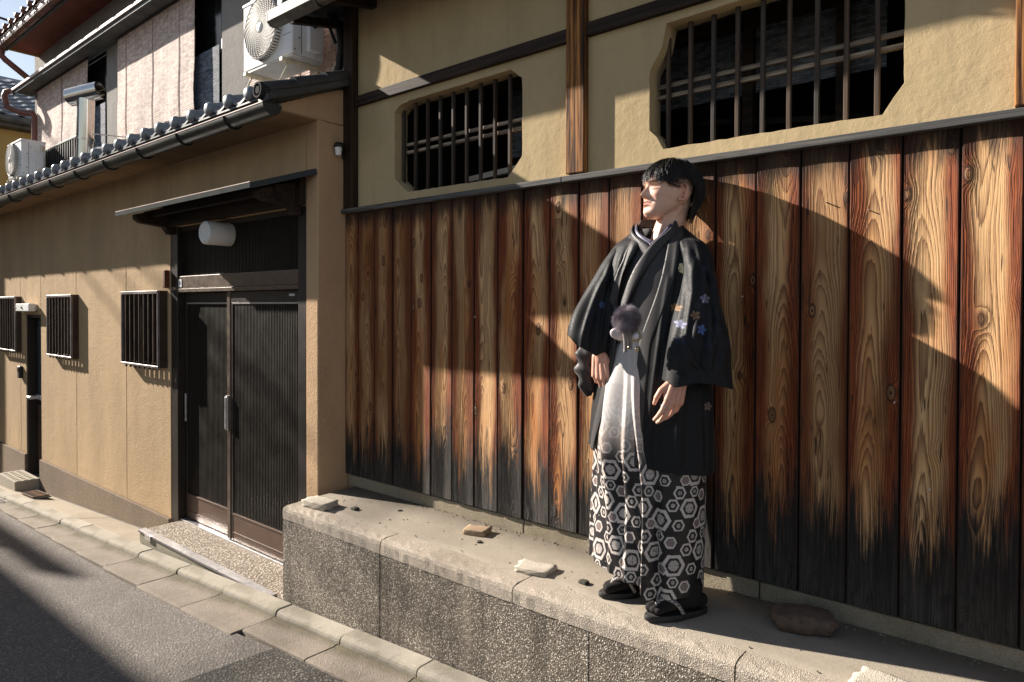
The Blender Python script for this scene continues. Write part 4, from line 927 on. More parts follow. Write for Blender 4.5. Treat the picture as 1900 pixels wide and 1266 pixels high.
def cloth(name, P, mat, close_v=False, color=None, thick=0, parent=man, extra=None):
    m = MB(); m.grid(P, close_v=close_v); me = bpy.data.meshes.new(name); b = Vector(wloc(parent))
    arr = np.array(m.v)-np.array(b); me.from_pydata(arr.tolist(), [], m.f); me.materials.append(mat)
    me.polygons.foreach_set('use_smooth', [True]*len(me.polygons))
    if color is not None:
        at = me.color_attributes.new('print', 'FLOAT_COLOR', 'POINT')
        c = np.ones((len(arr), 4), np.float32); c[:, :3] = color.reshape(-1, 3); at.data.foreach_set('color', c.ravel())
    o = bpy.data.objects.new(name, me); COL.objects.link(o); o.parent = parent
    if thick:
        s = o.modifiers.new('thickness', 'SOLIDIFY'); s.thickness = thick; s.offset = 0
    return o
# materials
def skin():
    m = Mat('skin'); c = m.coord(); a = m.node('ShaderNodeVertexColor', layer_name='print').outputs['Color']
    n = m.noise(c, 30, 4, .6); n2 = m.noise(c, 320, 2, .6)
    col = m.mix(m.math('MULTIPLY', m.ss(n, .4, .7), .22), a, (.55, .22, .15), 'MIX')
    m.out(col, .48, m.bump(n2, .12, .001), 0, .35)
    m.b.inputs['Subsurface Weight'].default_value = .12; m.b.inputs['Subsurface Radius'].default_value = (.012, .005, .003); m.b.inputs['Subsurface Scale'].default_value = .6
    return m.m
M_skin = skin()
def hairmat():
    m = Mat('black_hair'); c = m.coord(); n = m.noise(c, 60, 2)
    return m.out(m.ramp(n, [(.3, (.007, .006, .006)), (.7, (.018, .014, .012))]), .38, None, 0, .4)
M_hair = hairmat()
def clothmat(name, fibre=1400, jac=60, base=None, rough=.62, sheen=.35, jacamt=.5, print_=True, spec=.35):
    """woven silk with a raised jacquard ground"""
    m = Mat(name); c = m.coord()
    a = m.node('ShaderNodeVertexColor', layer_name='print').outputs['Color'] if print_ else None
    d = m.voro(m.vadd(c, m.mapv(m.noise(c, 24, 2, .5, 0, 'Color'), (.05, .05, .05))), jac); n = m.noise(c, jac*1.7, 3, .6)
    j = m.ss(m.math('ADD', d, m.math('MULTIPLY', n, .6)), .45, .8)
    src = a if print_ else base
    col = m.mix(m.math('MULTIPLY', j, jacamt), src, m.mix(.5, src, (.10, .095, .095)))
    r = m.math('MULTIPLY_ADD', j, -.2, rough)
    w = m.noise(c, fibre*.3, 2, .7)
    m.out(col, r, m.bump(m.math('ADD', m.math('MULTIPLY', j, .7), m.math('MULTIPLY', w, .8)), .16, .001), 0, spec)
    m.b.inputs['Sheen Weight'].default_value = sheen; m.b.inputs['Sheen Roughness'].default_value = .4; m.b.inputs['Sheen Tint'].default_value = (.8, .78, .8, 1)
    return m.m
M_haori = clothmat('haori_silk', 1400, 190, None, .74, .06, .06, True, .16)
M_band = clothmat('collar_silk', 1400, 170, (.031, .0285, .029), .68, .15, .35, False, .22)
M_kimono = clothmat('kimono_silk', 1400, 150, (.030, .027, .028), .66, .18, .4, False, .22)
M_hakama = clothmat('hakama_brocade', 1600, 140, None, .6, .15, .12)
M_paleknot = clothmat('pale_silk', 1600, 120, (.62, .58, .60), .4, .2, .2, False, .5)
M_black_cloth = plain('black_tabi', (.014, .012, .012), .85, 0, .2, .3, 20, .2, 300)
M_sole = plain('zori_sole', (.022, .020, .019), .6, 0, .3, .3, 20)
# ------------------------------------------------ body: head, neck, torso, arms, hands, legs grown into one skin
HS = 1.08; HC = LW(.036, -.142, 1.648); HA = math.radians(69)
HY = -RS_*math.sin(HA)+VS_*math.cos(HA); HX = RS_*math.cos(HA)+VS_*math.sin(HA); HZ = np.array([0, 0, 1.])
pt_ = math.radians(3); HY, HZ = HY*math.cos(pt_)+HZ*math.sin(pt_), HZ*math.cos(pt_)-HY*math.sin(pt_)
def HW(p): p = np.asarray(p, float)*HS; return HC+p[..., 0:1]*HX+p[..., 1:2]*HY+p[..., 2:3]*HZ
def toH(p): d = p-HC; return np.stack([d@HX, d@HY, d@HZ], -1)/HS
hz = [-.097, -.092, -.084, -.072, -.058, -.042, -.025, -.01, .01, .025, .04, .06, .08, .10, .115, .123, .126]
hw_ = [.010, .024, .036, .047, .057, .0645, .069, .072, .0735, .0745, .0755, .0755, .069, .055, .037, .018, .002]
hf = [.066, .080, .088, .091, .0895, .0895, .089, .0885, .087, .086, .094, .0935, .084, .064, .041, .018, .002]
hb = [.050, .030, .018, .000, -.025, -.052, -.072, -.082, -.092, -.096, -.098, -.098, -.092, -.075, -.050, -.022, -.002]
def head_grid(nz=150, nt=160):
    z = np.linspace(hz[0], hz[-1], nz)
    z = hz[0]+(hz[-1]-hz[0])*(np.linspace(0, 1, nz)); w = crinterp(z, hz, hw_); f = crinterp(z, hz, hf); b = crinterp(z, hz, hb)
    th = np.linspace(0, 2*PI, nt, endpoint=False); T, Z = np.meshgrid(th, z)
    Wd, Fr, Bk = w[:, None], f[:, None], b[:, None]
    c, s_ = np.cos(T), np.sin(T); e = .86
    sx = np.sign(s_)*np.abs(s_)**e; cx = np.sign(c)*np.abs(c)**e
    cy = Bk+(Fr-Bk)*.42
    X = Wd*sx; Y = np.where(c > 0, cy+(Fr-cy)*cx, cy+(cy-Bk)*cx)
    front = sm(c, .05, .5); ax = np.abs(X)
    g = lambda x, m_, sg: np.exp(-((x-m_)/sg)**2)
    d = np.zeros_like(X)
    nh = np.interp(Z, [-.026, -.0195, -.012, -.004, .012, .026, .036], [0, .021, .031, .027, .015, .006, 0]); nw = np.interp(Z, [-.02, -.01, .01, .03], [.0085, .0085, .0065, .0065])
    d += nh*np.exp(-(X/nw)**2)
    d += .0125*g(ax, .0125, .0065)*g(Z, -.0145, .0062)
    d += -.0095*g(ax, .032, .015)*g(Z, .023, .0105)+.0060*g(ax, .031, .0125)*g(Z, .0155, .0070)
    d += .0035*g(ax, .03, .018)*g(Z, .040, .007)+.0045*g(ax, .050, .016)*g(Z, -.004, .014)
    Zm = Z+.0065*(ax/.02)**2
    d += .0105*g(X, 0, .018)*g(Zm, -.0335, .0042)*(1-.25*g(X, 0, .004))+.0105*g(X, 0, .0165)*g(Zm, -.0455, .0048)-.0045*g(X, 0, .018)*g(Zm, -.0395, .0018)
    d += -.003*g(X, 0, .02)*g(Z, -.0565, .005)+.006*g(X, 0, .016)*g(Z, -.076, .010)
    d += -.003*g(ax, .028, .007)*g(Z, -.034, .012)
    Y = Y+d*front
    return HW(np.stack([X, Y, Z], -1))
def add_closed(m, P):
    """a closed-ring grid with capped ends"""
    P = np.asarray(P); n = P.shape[1]; b0 = len(m.v); m.grid(P, close_v=True); a = P.shape[0]
    m.f += [tuple(range(b0, b0+n)), tuple(range(b0+(a-1)*n, b0+a*n))]; m.m += [0, 0]
def caps(m, a, b, ra, rb_, n=14, flat=None):
    """a tapered limb segment with round ends; flat=(direction, factor) thins it"""
    a, b = np.asarray(a, float), np.asarray(b, float); d = b-a; L_ = np.linalg.norm(d); d = d/L_
    u = np.cross(d, [0.3, .5, .81]); u /= np.linalg.norm(u); w = np.cross(d, u); rings = []
    for t in np.linspace(-1, 0, 5)[:-1]: ang = t*PI/2; rings.append((a+d*ra*math.sin(ang), ra*math.cos(ang)+1e-4))
    rings += [(a, ra), (b, rb_)]
    for t in np.linspace(0, 1, 5)[1:]: ang = t*PI/2; rings.append((b+d*rb_*math.sin(ang), rb_*math.cos(ang)+1e-4))
    P = np.array([[c+(u*math.cos(2*PI*j/n)+w*math.sin(2*PI*j/n))*r for j in range(n)] for c, r in rings])
    if flat is not None:
        nd, k = np.asarray(flat[0], float), flat[1]; nd = nd/np.linalg.norm(nd); q = P-a; P = P-(q@nd)[..., None]*nd*(1-k)
    add_closed(m, P)
bd = MB(); hg = head_grid(); add_closed(bd, hg)
nk0, nk1 = HW((0, -.030, -.055)), LW(.016, -.140, 1.44)
caps(bd, HW((0, -.022, -.03)), HW((0, -.026, -.075)), .050, .052, 20); caps(bd, HW((0, -.026, -.075)), nk1, .053, .056, 22)
caps(bd, HW((0, -.062, -.02)), LW(.040, -.178, 1.46), .044, .048, 18)
caps(bd, HW((.024, .018, -.08)), LW(-.020, -.085, 1.44), .008, .010, 10); caps(bd, HW((.046, -.03, -.05)), LW(-.016, -.110, 1.43), .012, .012, 10)
# ears
for sd in (-1, 1):
    pts = []
    for k in range(15):
        a = -2.0+k*(4.25/14); pts.append((sd*(.0745+.012+.004*math.sin(k*.4)-(.006 if k < 2 or k > 12 else 0)), -.014-.0175*math.cos(a)*.95+.004*math.sin(a)*-1, .003+.031*math.sin(a)))
    q = [HW(p) for p in pts]
    for i in range(len(q)-1): caps(bd, q[i], q[i+1], .0052, .0052, 8)
    caps(bd, HW((sd*.074, -.012, .020)), HW((sd*.076, -.010, -.018)), .0145, .0105, 12, (HX, .42))
    caps(bd, HW((sd*.0785, -.006, -.022)), HW((sd*.0785, -.004, -.027)), .0085, .0075, 10, (HX, .75))
    q = [HW((sd*(.0835), -.013-.010*math.cos(a), .002+.018*math.sin(a))) for a in np.linspace(-1.2, 1.7, 8)]
    for i in range(7): caps(bd, q[i], q[i+1], .0036, .0036, 6)
# torso, pelvis, legs
AX = lambda z: np.array([np.interp(z, [0, .95, 1.45], [-.055, -.02, .0]), np.interp(z, [0, .95, 1.45], [-.085, -.130, -.178])])
EX, EF = np.array([1., 0, 0]), np.array([0, -1., 0])                  # his left, his front
def BP(a, b, z): c = AX(z); return LW(c[0], c[1], z)+EX*a+EF*b
P = []
for z, A, B, bo in ((.84, .10, .08, 0), (.90, .15, .10, 0), (1.0, .150, .102, 0), (1.10, .140, .10, 0), (1.22, .160, .108, .01), (1.32, .170, .108, .01), (1.39, .165, .09, 0), (1.43, .12, .07, -.01), (1.46, .075, .06, -.01)):
    P.append([BP(A*math.sin(t), bo+B*math.cos(t), z) for t in np.linspace(0, 2*PI, 28, endpoint=False)])
add_closed(bd, np.array(P))
FOOT = {-1: (np.array([-1.455, 2.325]), np.array([-.62, -.785])), 1: (np.array([-1.212, 2.262]), np.array([-.56, -.828]))}
ANK = {}
for sd in (-1, 1):
    toe, dr = FOOT[sd]; heel = toe-dr*.245; an = toe-dr*.195; ANK[sd] = np.array([an[0]-(.035 if sd > 0 else 0), an[1], PO[2]+.115])
    hip = BP(sd*.085, 0, .88); kn = (hip+ANK[sd])/2+np.array([0, -.02, .02])
    caps(bd, hip, kn, .078, .050, 16); caps(bd, kn, ANK[sd], .050, .030, 16)
    caps(bd, ANK[sd], np.array([*(toe-dr*.06), PO[2]+.050]), .024, .016, 14)
# arms
def hand(m, wrist, dirv, dors, radial_sign, curls, thumb, elbow, sc=1.0):
    y = np.asarray(dirv, float); y = y/np.linalg.norm(y); z = np.asarray(dors, float); z = z-y*(z@y); z = z/np.linalg.norm(z)
    x = np.cross(y, z)*radial_sign
    T = lambda p: wrist+(x*p[0]+y*p[1]+z*p[2])*sc
    ring = None
    mcp = [(.029, .084, .004), (.0095, .090, .008), (-.0105, .086, .006), (-.029, .077, .001)]
    ln = [(.043, .026, .021), (.047, .030, .022), (.043, .028, .021), (.034, .021, .019)]
    for i, (k, l, cu) in enumerate(zip(mcp, ln, curls)):
        caps(m, T((k[0]*.62, .004, -.001)), T(k), .0150*sc, .0118*sc, 12)
        caps(m, T((k[0]*.8, .03, -.010)), T((k[0], k[1]-.012, -.009)), .0115*sc, .0105*sc, 10)
        p = np.array(k); ang = 0; spread = (.05, .015, -.02, -.06)[i]; rad = (.0098, .0098, .0092, .0082)[i]
        for j in range(3):
            ang += math.radians(cu[j]); d = np.array([spread*math.cos(ang), math.cos(ang), -math.sin(ang)]); d /= np.linalg.norm(d)
            q = p+d*l[j]; r0, r1 = rad*(1, .92, .82)[j], rad*(.93, .83, .66)[j]
            caps(m, T(p), T(q), r0*sc, r1*sc, 12)
            if i == 0 and j == 0: ring = (T(p+(q-p)*.62), (T(q)-T(p))/np.linalg.norm(T(q)-T(p)), r0*sc)
            p = q
    tb = [T(t) for t in thumb]
    caps(m, T((.016, .012, -.006)), tb[0], .0160*sc, .0150*sc, 12); caps(m, tb[0], tb[1], .0150*sc, .0112*sc, 12); caps(m, tb[1], tb[2], .0110*sc, .0098*sc, 12); caps(m, tb[2], tb[3], .0098*sc, .0070*sc, 12)
    caps(m, T((.022, .035, -.008)), T((.030, .062, -.006)), .012*sc, .010*sc, 10)
    caps(m, T((0, .02, -.002)), wrist-y*.015, .0245*sc, .0235*sc, 16, (z, .80))
    caps(m, wrist-y*.01, elbow, .0245*sc, .041, 18, (z, .86))
    return ring
wL, eL, shL = LW(.020, .150, .915), LW(.135, .05, 1.135), BP(.165, 0, 1.37)
wR, eR, shR = LW(-.244, -.115, .985), LW(-.262, -.222, 1.20), BP(-.165, 0, 1.37)
def lv(s, v, z): return RS_*s+VS_*v+np.array([0, 0, 1.])*z
ringpos = hand(bd, wL, lv(-.30, .14, -.93), lv(.34, .92, .08), 1, [(12, 20, 12), (17, 26, 15), (22, 30, 17), (26, 32, 17)],
     [(.030, .030, -.012), (.050, .058, -.018), (.054, .086, -.026), (.050, .108, -.036)], eL, 1.04)
hand(bd, wR, lv(.07, .10, -1), lv(-.50, .82, .06), -1, [(18, 30, 20), (26, 38, 24), (34, 44, 26), (40, 46, 26)],
     [(.030, .028, -.012), (.046, .055, -.022), (.050, .083, -.034), (.046, .104, -.046)], eR, 1.04)
caps(bd, eL, shL, .043, .055, 18); caps(bd, eR, shR, .043, .055, 18)
me = bpy.data.meshes.new('tmp'); me.from_pydata(bd.v, [], bd.f)
tmp = bpy.data.objects.new('tmp', me); COL.objects.link(tmp)
rm = tmp.modifiers.new('r', 'REMESH'); rm.mode = 'VOXEL'; rm.voxel_size = .0020
smo = tmp.modifiers.new('s', 'SMOOTH'); smo.factor = .5; smo.iterations = 2
dg = bpy.context.evaluated_depsgraph_get(); ev = tmp.evaluated_get(dg); bme2 = bpy.data.meshes.new_from_object(ev)
bpy.data.objects.remove(tmp); bpy.data.meshes.remove(me)
V = np.empty(len(bme2.vertices)*3); bme2.vertices.foreach_get('co', V); V = V.reshape(-1, 3)
col = np.tile(np.array([.66, .42, .315]), (len(V), 1)); H = toH(V); inh = (np.abs(H[:, 0]) < .1) & (H[:, 2] > -.1) & (H[:, 2] < .13) & (np.abs(H[:, 1]) < .14)
g1 = lambda x, m_, s_: np.exp(-((x-m_)/s_)**2)
def paint(mask, c, k): col[:] = col*(1-(mask*k)[:, None])+np.array(c)*(mask*k)[:, None]
fr = (inh & (H[:, 1] > .03)).astype(float); ax = np.abs(H[:, 0])
Hm = H[:, 2]+.0065*(ax/.02)**2
paint(fr*g1(Hm, -.034, .0055)*(ax < .024)*np.clip(1-(ax/.024)**4, 0, 1), (.46, .15, .13), .75); paint(fr*g1(Hm, -.046, .0055)*np.clip(1-(ax/.022)**4, 0, 1), (.52, .19, .165), .75)
paint(fr*g1(Hm, -.0398, .0015)*np.clip(1-(ax/.018)**6, 0, 1), (.20, .06, .05), .7)
lid = .0105+.20*(ax-.031)**2*40-.0
paint(fr*g1(H[:, 2], .0105+(ax-.031)**2*14, .0017)*sm(ax, .015, .018)*sm(ax, .049, .045), (.02, .012, .010), .95)
paint(fr*g1(H[:, 2], .0225-(ax-.031)**2*9, .0016)*sm(ax, .016, .02)*sm(ax, .047, .042), (.30, .13, .09), .5)
paint(fr*g1(H[:, 2], .0405-(ax-.034)**2*4, .0042)*sm(ax, .012, .019)*sm(ax, .056, .044), (.035, .022, .017), .88)
paint(fr*g1(ax, .0085, .0035)*g1(H[:, 2], -.0225, .003), (.10, .03, .025), .9)
paint(inh*g1(ax, .045, .02)*g1(H[:, 2], -.012, .02)*(H[:, 1] > .02), (.62, .26, .19), .35)
paint(inh*((ax > .074) & (np.abs(H[:, 2]) < .04)), (.60, .22, .15), .45)
paint((inh & (H[:, 1] < .02) & (ax > .06) & (H[:, 2] > .015)).astype(float)*sm(H[:, 2], .015, .04), (.05, .035, .03), .7)      # short clipped hair above the ears
for c0 in (wL, wR):
    dd = np.linalg.norm(V-c0, axis=1); paint(sm(dd, .20, .09)*(V[:, 2] < c0[2]+.02), (.60, .265, .18), .55)
at = bme2.color_attributes.new('print', 'FLOAT_COLOR', 'POINT'); c4 = np.ones((len(V), 4), np.float32); c4[:, :3] = col; at.data.foreach_set('color', c4.ravel())
base = np.array(wloc(man)); bme2.vertices.foreach_set('co', (V-base).ravel()); bme2.update()
bme2.materials.clear(); bme2.materials.append(M_skin); bme2.polygons.foreach_set('use_smooth', [True]*len(bme2.polygons)); bme2.name = 'body'
body = bpy.data.objects.new('body', bme2); COL.objects.link(body); body.parent = man
# finger ring
rp, rd, rr = ringpos; m = MB(); u = np.cross(rd, [0, 0, 1.]); u /= np.linalg.norm(u); w = np.cross(rd, u)
P = [[rp+(u*math.cos(a)+w*math.sin(a))*(rr*1.04+.0016*math.cos(b))+rd*.0024*math.sin(b) for b in np.linspace(0, 2*PI, 8, endpoint=False)] for a in np.linspace(0, 2*PI, 20, endpoint=False)]
m.grid(np.array(P), close_u=True, close_v=True); m.build('ring', M_alu, man, smooth=True)
# ------------------------------------------------ hair
rh = np.random.RandomState(5)
EC = np.array([0, -.026, .030]); ER = np.array([.086, .121, .111])
def hs(az, el, k=1.0):
    return EC+ER*k*np.array([math.sin(az)*math.cos(el), math.cos(az)*math.cos(el), math.sin(el)])
def el_end(az):
    a = abs(math.degrees(az))
    return math.radians(np.interp(a, [0, 25, 45, 62, 80, 100, 118, 135, 180], [11, 10, 8, 6, 13, 15, -8, -50, -64]))
hm = MB(); P = []
naz, nel = 64, 24
for k in range(nel+1):
    row = []
    for i in range(naz):
        az = -PI+2*PI*i/naz; e1 = max(el_end(az)+.12, -.95); e = PI/2-.001+(e1-PI/2)*k/nel
        row.append(HW(hs(az, e, .985 if e > -.2 else .985-.16*(-.2-e))))
    P.append(row)
hm.grid(np.array(P), close_v=True)
def strand(pts, w0, flat=.45):
    pts = np.array(pts); n = len(pts); t = np.gradient(pts, axis=0); t /= np.linalg.norm(t, axis=1, keepdims=True)
    out = pts-HW(EC); out -= (out*t).sum(1, keepdims=True)*t; out /= np.linalg.norm(out, axis=1, keepdims=True)+1e-9; sd = np.cross(t, out)
    w = w0*np.interp(np.linspace(0, 1, n), [0, .15, .7, 1], [.6, 1, .85, .08])[:, None]
    R4 = np.stack([pts+sd*w, pts+out*w*flat, pts-sd*w, pts-out*w*flat], 1)
    hm.grid(R4, close_v=True)
NC = 190
cl = []
for k in range(NC):
    az = rh.uniform(-PI, PI); base_e = el_end(az)
    cl.append((az, base_e+rh.normal(0, .10 if abs(az) < 1.2 else .07), rh.uniform(.995, 1.05), rh.normal(.10 if abs(az) < 1.4 else 0, .10), rh.uniform(60, 89)))
for az_c, e_c, lay, swp, e_top in cl:
    n_ = rh.randint(20, 34)
    for q in range(n_):
        az0 = az_c+rh.normal(0, .17); e0 = math.radians(rh.uniform(18, e_top)); e1 = e_c+rh.normal(0, .035)
        if e0 < e1+.3: e0 = e1+.4
        kk = lay+rh.normal(0, .010); pts = []; bow = rh.uniform(.0, .035); fl = rh.normal(.012, .022); conv = rh.uniform(.45, .95)
        for t in np.linspace(0, 1, 8):
            a = az0+(az_c+swp-az0)*conv*t**1.6+.02*math.sin(3*t+q); e = e0+(max(e1, -.80)-e0)*t
            p = hs(a, e, kk+bow*math.sin(PI*t)+fl*t*t)
            if e < -.1: p[0] *= 1-.30*min(1, (-.1-e)); p[1] = min(p[1], -.066-.03*(1-t))*(1-.22*min(1, -.1-e)); p[2] -= .026*(t if e_c < -.5 else 0)
            pts.append(HW(p))
        strand(pts, rh.uniform(.0007, .0017)*HS, .6)
for q in range(420):                                                  # short hair lying on the nape
    az = rh.uniform(math.radians(112), math.radians(248)); e0 = rh.uniform(-.35, .1); pts = []; a_ = hs(az, e0, .96); ln = rh.uniform(.35, 1.0)
    b_ = np.array([math.sin(az)*.056, -.040+math.cos(az)*.058, -.118])
    for t in np.linspace(0, 1, 6): pts.append(HW(a_+(b_-a_)*t*ln+np.array([0, math.cos(az), 0])*.010*math.sin(PI*t)))
    strand(pts, .0016)
ho = hm.build('hair', M_hair, man, smooth=True, kind='stuff')
# ------------------------------------------------ hakama
def hex_print(u, z, top):
    """white hexagons, some with flowers, on black; fades to plain silver-white upwards"""
    ink = np.zeros_like(u); grey = np.zeros_like(u)
    u = u/.97; z = z/.97; TW, TH = .205, .172
    cells = [(.035, .040, .044, 'f'), (.110, .020, .025, 'd'), (.155, .085, .040, 'f'), (.085, .098, .026, 'd'), (.195, .022, .022, 'g'), (.020, .128, .024, 'g'), (.112, .146, .026, 'd'), (.178, .148, .022, 'd')]
    row = np.floor(z/TH); uu = u+row*.061
    for cu, cz_, r, kind in cells:
        dx = (uu-cu+TW/2) % TW-TW/2; dz = (z-cz_+TH/2) % TH-TH/2
        ax_, az_ = np.abs(dx), np.abs(dz); h = np.maximum(az_, az_*.5+ax_*.866)   # hexagon distance
        ink = np.where(h < r*.92, 0, ink); grey = np.where(h < r*.92, 0, grey)
        ink = np.where((h < r*.92) & (h > r*.64), 1, ink)
        ang = np.arctan2(dz, dx); rad = np.hypot(dx, dz)
        if kind == 'f':
            pet = (.40+.10*np.abs(np.cos(ang*8)))*r; ink = np.where((rad < pet) & (np.abs(np.sin(ang*8)) > .30) & (rad > .09*r), .9, ink); ink = np.where(rad < .07*r, 1, ink)
        elif kind == 'd':
            dm = ax_+az_; ink = np.where((dm < r*.40) & (np.minimum(ax_, az_) > r*.035), .95, ink)
        else: grey = np.where(h < r*.60, 1, grey)
    base = np.array([.010, .008, .009]); c = base+ink[..., None]*(np.array([.56, .50, .46])-base); c = c+grey[..., None]*(np.array([.20, .15, .14])-c*1.0)*1
    z = z*.97; u = u*.97; wt_ = sm(z, .57, .80)[..., None]; white = np.array([.45, .42, .405])
    lace = (.08*np.sin(u*160+np.sin(z*90)*2)*np.sin(z*140+np.sin(u*70)*2))[..., None]
    cream = white+lace*sm(z, .95, .70)[..., None]
    mid = np.array([.50, .38, .32]); fade = c*(1-wt_)+cream*wt_
    halo = (np.exp(-((z-.66)/.06)**2)*.30)[..., None]
    return fade*(1-halo)+(mid*(.45+.55*(1-ink[..., None]*.8)))*halo
nphi, nz = 820, 480
ph = np.linspace(-PI, PI, nphi, endpoint=False); zz = np.linspace(1.075, .0, nz); PHI, Z = np.meshgrid(ph, zz)
A = np.interp(Z, [0, .3, .6, .85, 1.0, 1.08], [.232, .232, .230, .220, .185, .160]); B = np.interp(Z, [0, .3, .6, .85, 1.0, 1.08], [.168, .162, .155, .150, .135, .120])
k = .88; X_ = A*np.sign(np.sin(PHI))*np.abs(np.sin(PHI))**k; F_ = B*np.sign(np.cos(PHI))*np.abs(np.cos(PHI))**k
cz = np.stack([np.interp(Z, [0, .95, 1.45], [-.055, -.02, .0]), np.interp(Z, [0, .95, 1.45], [-.085, -.130, -.178])], -1)
s0 = cz[..., 0]+X_*EX@RS_ if False else None
PW = LWa(np.stack([cz[..., 0], cz[..., 1], Z], -1))+X_[..., None]*EX+F_[..., None]*EF
Ls = toL(PW); S = Ls[..., 0]; vis = sm(np.cos(PHI-math.radians(38)), -.2, .3)
N = gnormals(PW, True); 
if (N*(PW-LWa(np.stack([cz[..., 0], cz[..., 1], Z], -1)))).sum() < 0: N = -N
grow = np.interp(Z, [0, .5, 1.0], [1, .85, .15])
def knife(S, s_, w, amp): # a pleat: sharp on the left, fading to the right
    t = (S-s_)/w; return amp*np.where(t < 0, sm(t, -.35, 0), np.clip(1-t, 0, 1)**1.3)
D = (knife(S, -.205+.01*Z, .055, .020)+knife(S, -.150+.02*Z, .05, .022)+knife(S, -.098+.012*np.sin(Z*5), .040, .034)-.030*np.exp(-((S+.045)/.016)**2)+knife(S, -.035-.02*Z, .10, .016))*vis
D += .055*np.exp(-((PHI+.30)/.42)**2)*sm(Z, .30, .62)
D += .006*np.sin(S*70+4*np.sin(Z*3))*vis*(S < -.03)+.004*wav(PHI*6, Z*8, 3)*1.0+(1-vis)*.010*np.sin(PHI*16)
PW = PW+N*(D*grow)[..., None]
hem = np.interp(S[-1], [-.28, -.16, -.115, -.085, -.05, .16], [.150, .125, .112, .070, .080, .085])
t = (zz[0]-Z)/zz[0]; PW[..., 2] = PO[2]+zz[0]-(zz[0]-hem[None, :])*t
ds_ = np.linalg.norm(np.diff(PW[290], axis=0, append=PW[290][:1]), axis=1); U = np.cumsum(ds_)[None, :]-.0*Z
Zp = PW[..., 2]-PO[2]
hc = hex_print(np.broadcast_to(U, Z.shape), Zp, None)
hak = cloth('hakama', PW, M_hakama, True, hc, .003)
# ------------------------------------------------ haori: open coat with two wide sleeves
def shell_rows(zs_, A_, B_, bo):
    return A_, B_, bo
hzv = [.53, .62, .80, .95, 1.10, 1.22, 1.32, 1.385, 1.43, 1.465, 1.495, 1.525, 1.55]
hA = [.272, .266, .252, .234, .224, .226, .232, .228, .200, .170, .134, .100, .078]
hB = [.180, .176, .168, .156, .146, .142, .137, .128, .116, .104, .092, .080, .070]
hO = [0, 0, 0, 0, .0, .0, -.0, -.003, -.006, -.010, -.014, -.018, -.020]
sl_z = [.53, .59, .79, 1.02, 1.19, 1.30, 1.40, 1.46, 1.50, 1.55]; sl_s = [-.262, -.254, -.208, -.178, -.170, -.146, -.104, -.074, -.054, -.030]
sr_z = [.53, .56, .83, 1.04, 1.21, 1.30, 1.40, 1.46, 1.50, 1.55]; sr_s = [-.150, -.148, -.124, -.100, -.040, -.014, .008, .026, .040, .062]
def hsec(phi, z):
    A, B, O = crinterp(z, hzv, hA), crinterp(z, hzv, hB), crinterp(z, hzv, hO)
    c0 = np.stack([np.interp(z, [0, .95, 1.45], [-.055, -.02, .0]), np.interp(z, [0, .95, 1.45], [-.085, -.130, -.178]), z], -1)
    x = A*np.sign(np.sin(phi))*np.abs(np.sin(phi))**.93; f = O+B*np.sign(np.cos(phi))*np.abs(np.cos(phi))**.93
    return LWa(c0)+x[..., None]*EX+f[..., None]*EF
nzh = 300; zh = np.linspace(1.55, .545, nzh)
pg = np.linspace(-1.35, 1.5, 1200); phL, phR = [], []
for z in zh:
    s_ = toL(hsec(pg, np.full_like(pg, z)))[:, 0]
    i0 = np.argmin(s_[:600]) if True else 0
    tl, tr2 = np.interp(z, sl_z, sl_s), np.interp(z, sr_z, sr_s)
    j = i0+np.argmin(np.abs(s_[i0:]-tl)); kx = j+np.argmin(np.abs(s_[j:]-tr2)); phL.append(pg[j]); phR.append(pg[max(kx, j+4)])
sk = lambda a: np.convolve(np.pad(np.array(a), 9, 'edge'), np.ones(19)/19, 'valid')
phL, phR = sk(phL), sk(phR)
nu = 380; uu = np.linspace(0, 1, nu)
PH = phR[:, None]+(2*PI+phL-phR)[:, None]*uu[None, :]; ZH = np.broadcast_to(zh[:, None], PH.shape)
PW = hsec(PH, ZH); Ls = toL(PW); S = Ls[..., 0]
cen = LWa(np.stack([np.interp(ZH, [0, .95, 1.45], [-.055, -.02, .0]), np.interp(ZH, [0, .95, 1.45], [-.085, -.130, -.178]), ZH], -1))
N = gnormals(PW, False); N[(N*(PW-cen)).sum(-1) < 0] *= -1
def crease(S, Z, pts, w, amp):
    """a ridge along a line of (z, s) points on the side facing the street"""
    z_ = [p[0] for p in pts][::-1]; s_ = [p[1] for p in pts][::-1]; c = np.interp(Z, z_, s_); m_ = sm(Z, z_[0]-.03, z_[0]+.04)*sm(Z, z_[-1]+.03, z_[-1]-.04)
    d = (S-c)/w; return amp*m_*(np.exp(-d*d)-.55*np.exp(-(d-1.4)**2))
street = (np.cos(PH-math.radians(35)) > -.1).astype(float)
D = crease(S, ZH, [(1.44, .085), (1.30, .060), (1.15, .030), (1.0, .006)], .013, .013)+crease(S, ZH, [(1.45, .055), (1.33, .034), (1.16, .005), (1.02, -.02)], .010, .008)
D += crease(S, ZH, [(1.42, .125), (1.28, .10), (1.10, .072), (.95, .05)], .016, .014)
D += crease(S, ZH, [(1.45, -.095), (1.33, -.135), (1.18, -.165)], .010, .010)+crease(S, ZH, [(1.42, -.135), (1.30, -.175), (1.16, -.20)], .012, .012)+crease(S, ZH, [(1.36, -.18), (1.2, -.215)], .010, .008)
D += crease(S, ZH, [(.95, .06), (.75, .03), (.56, .02)], .02, .008)+crease(S, ZH, [(.9, .12), (.7, .10), (.56, .10)], .02, .008)
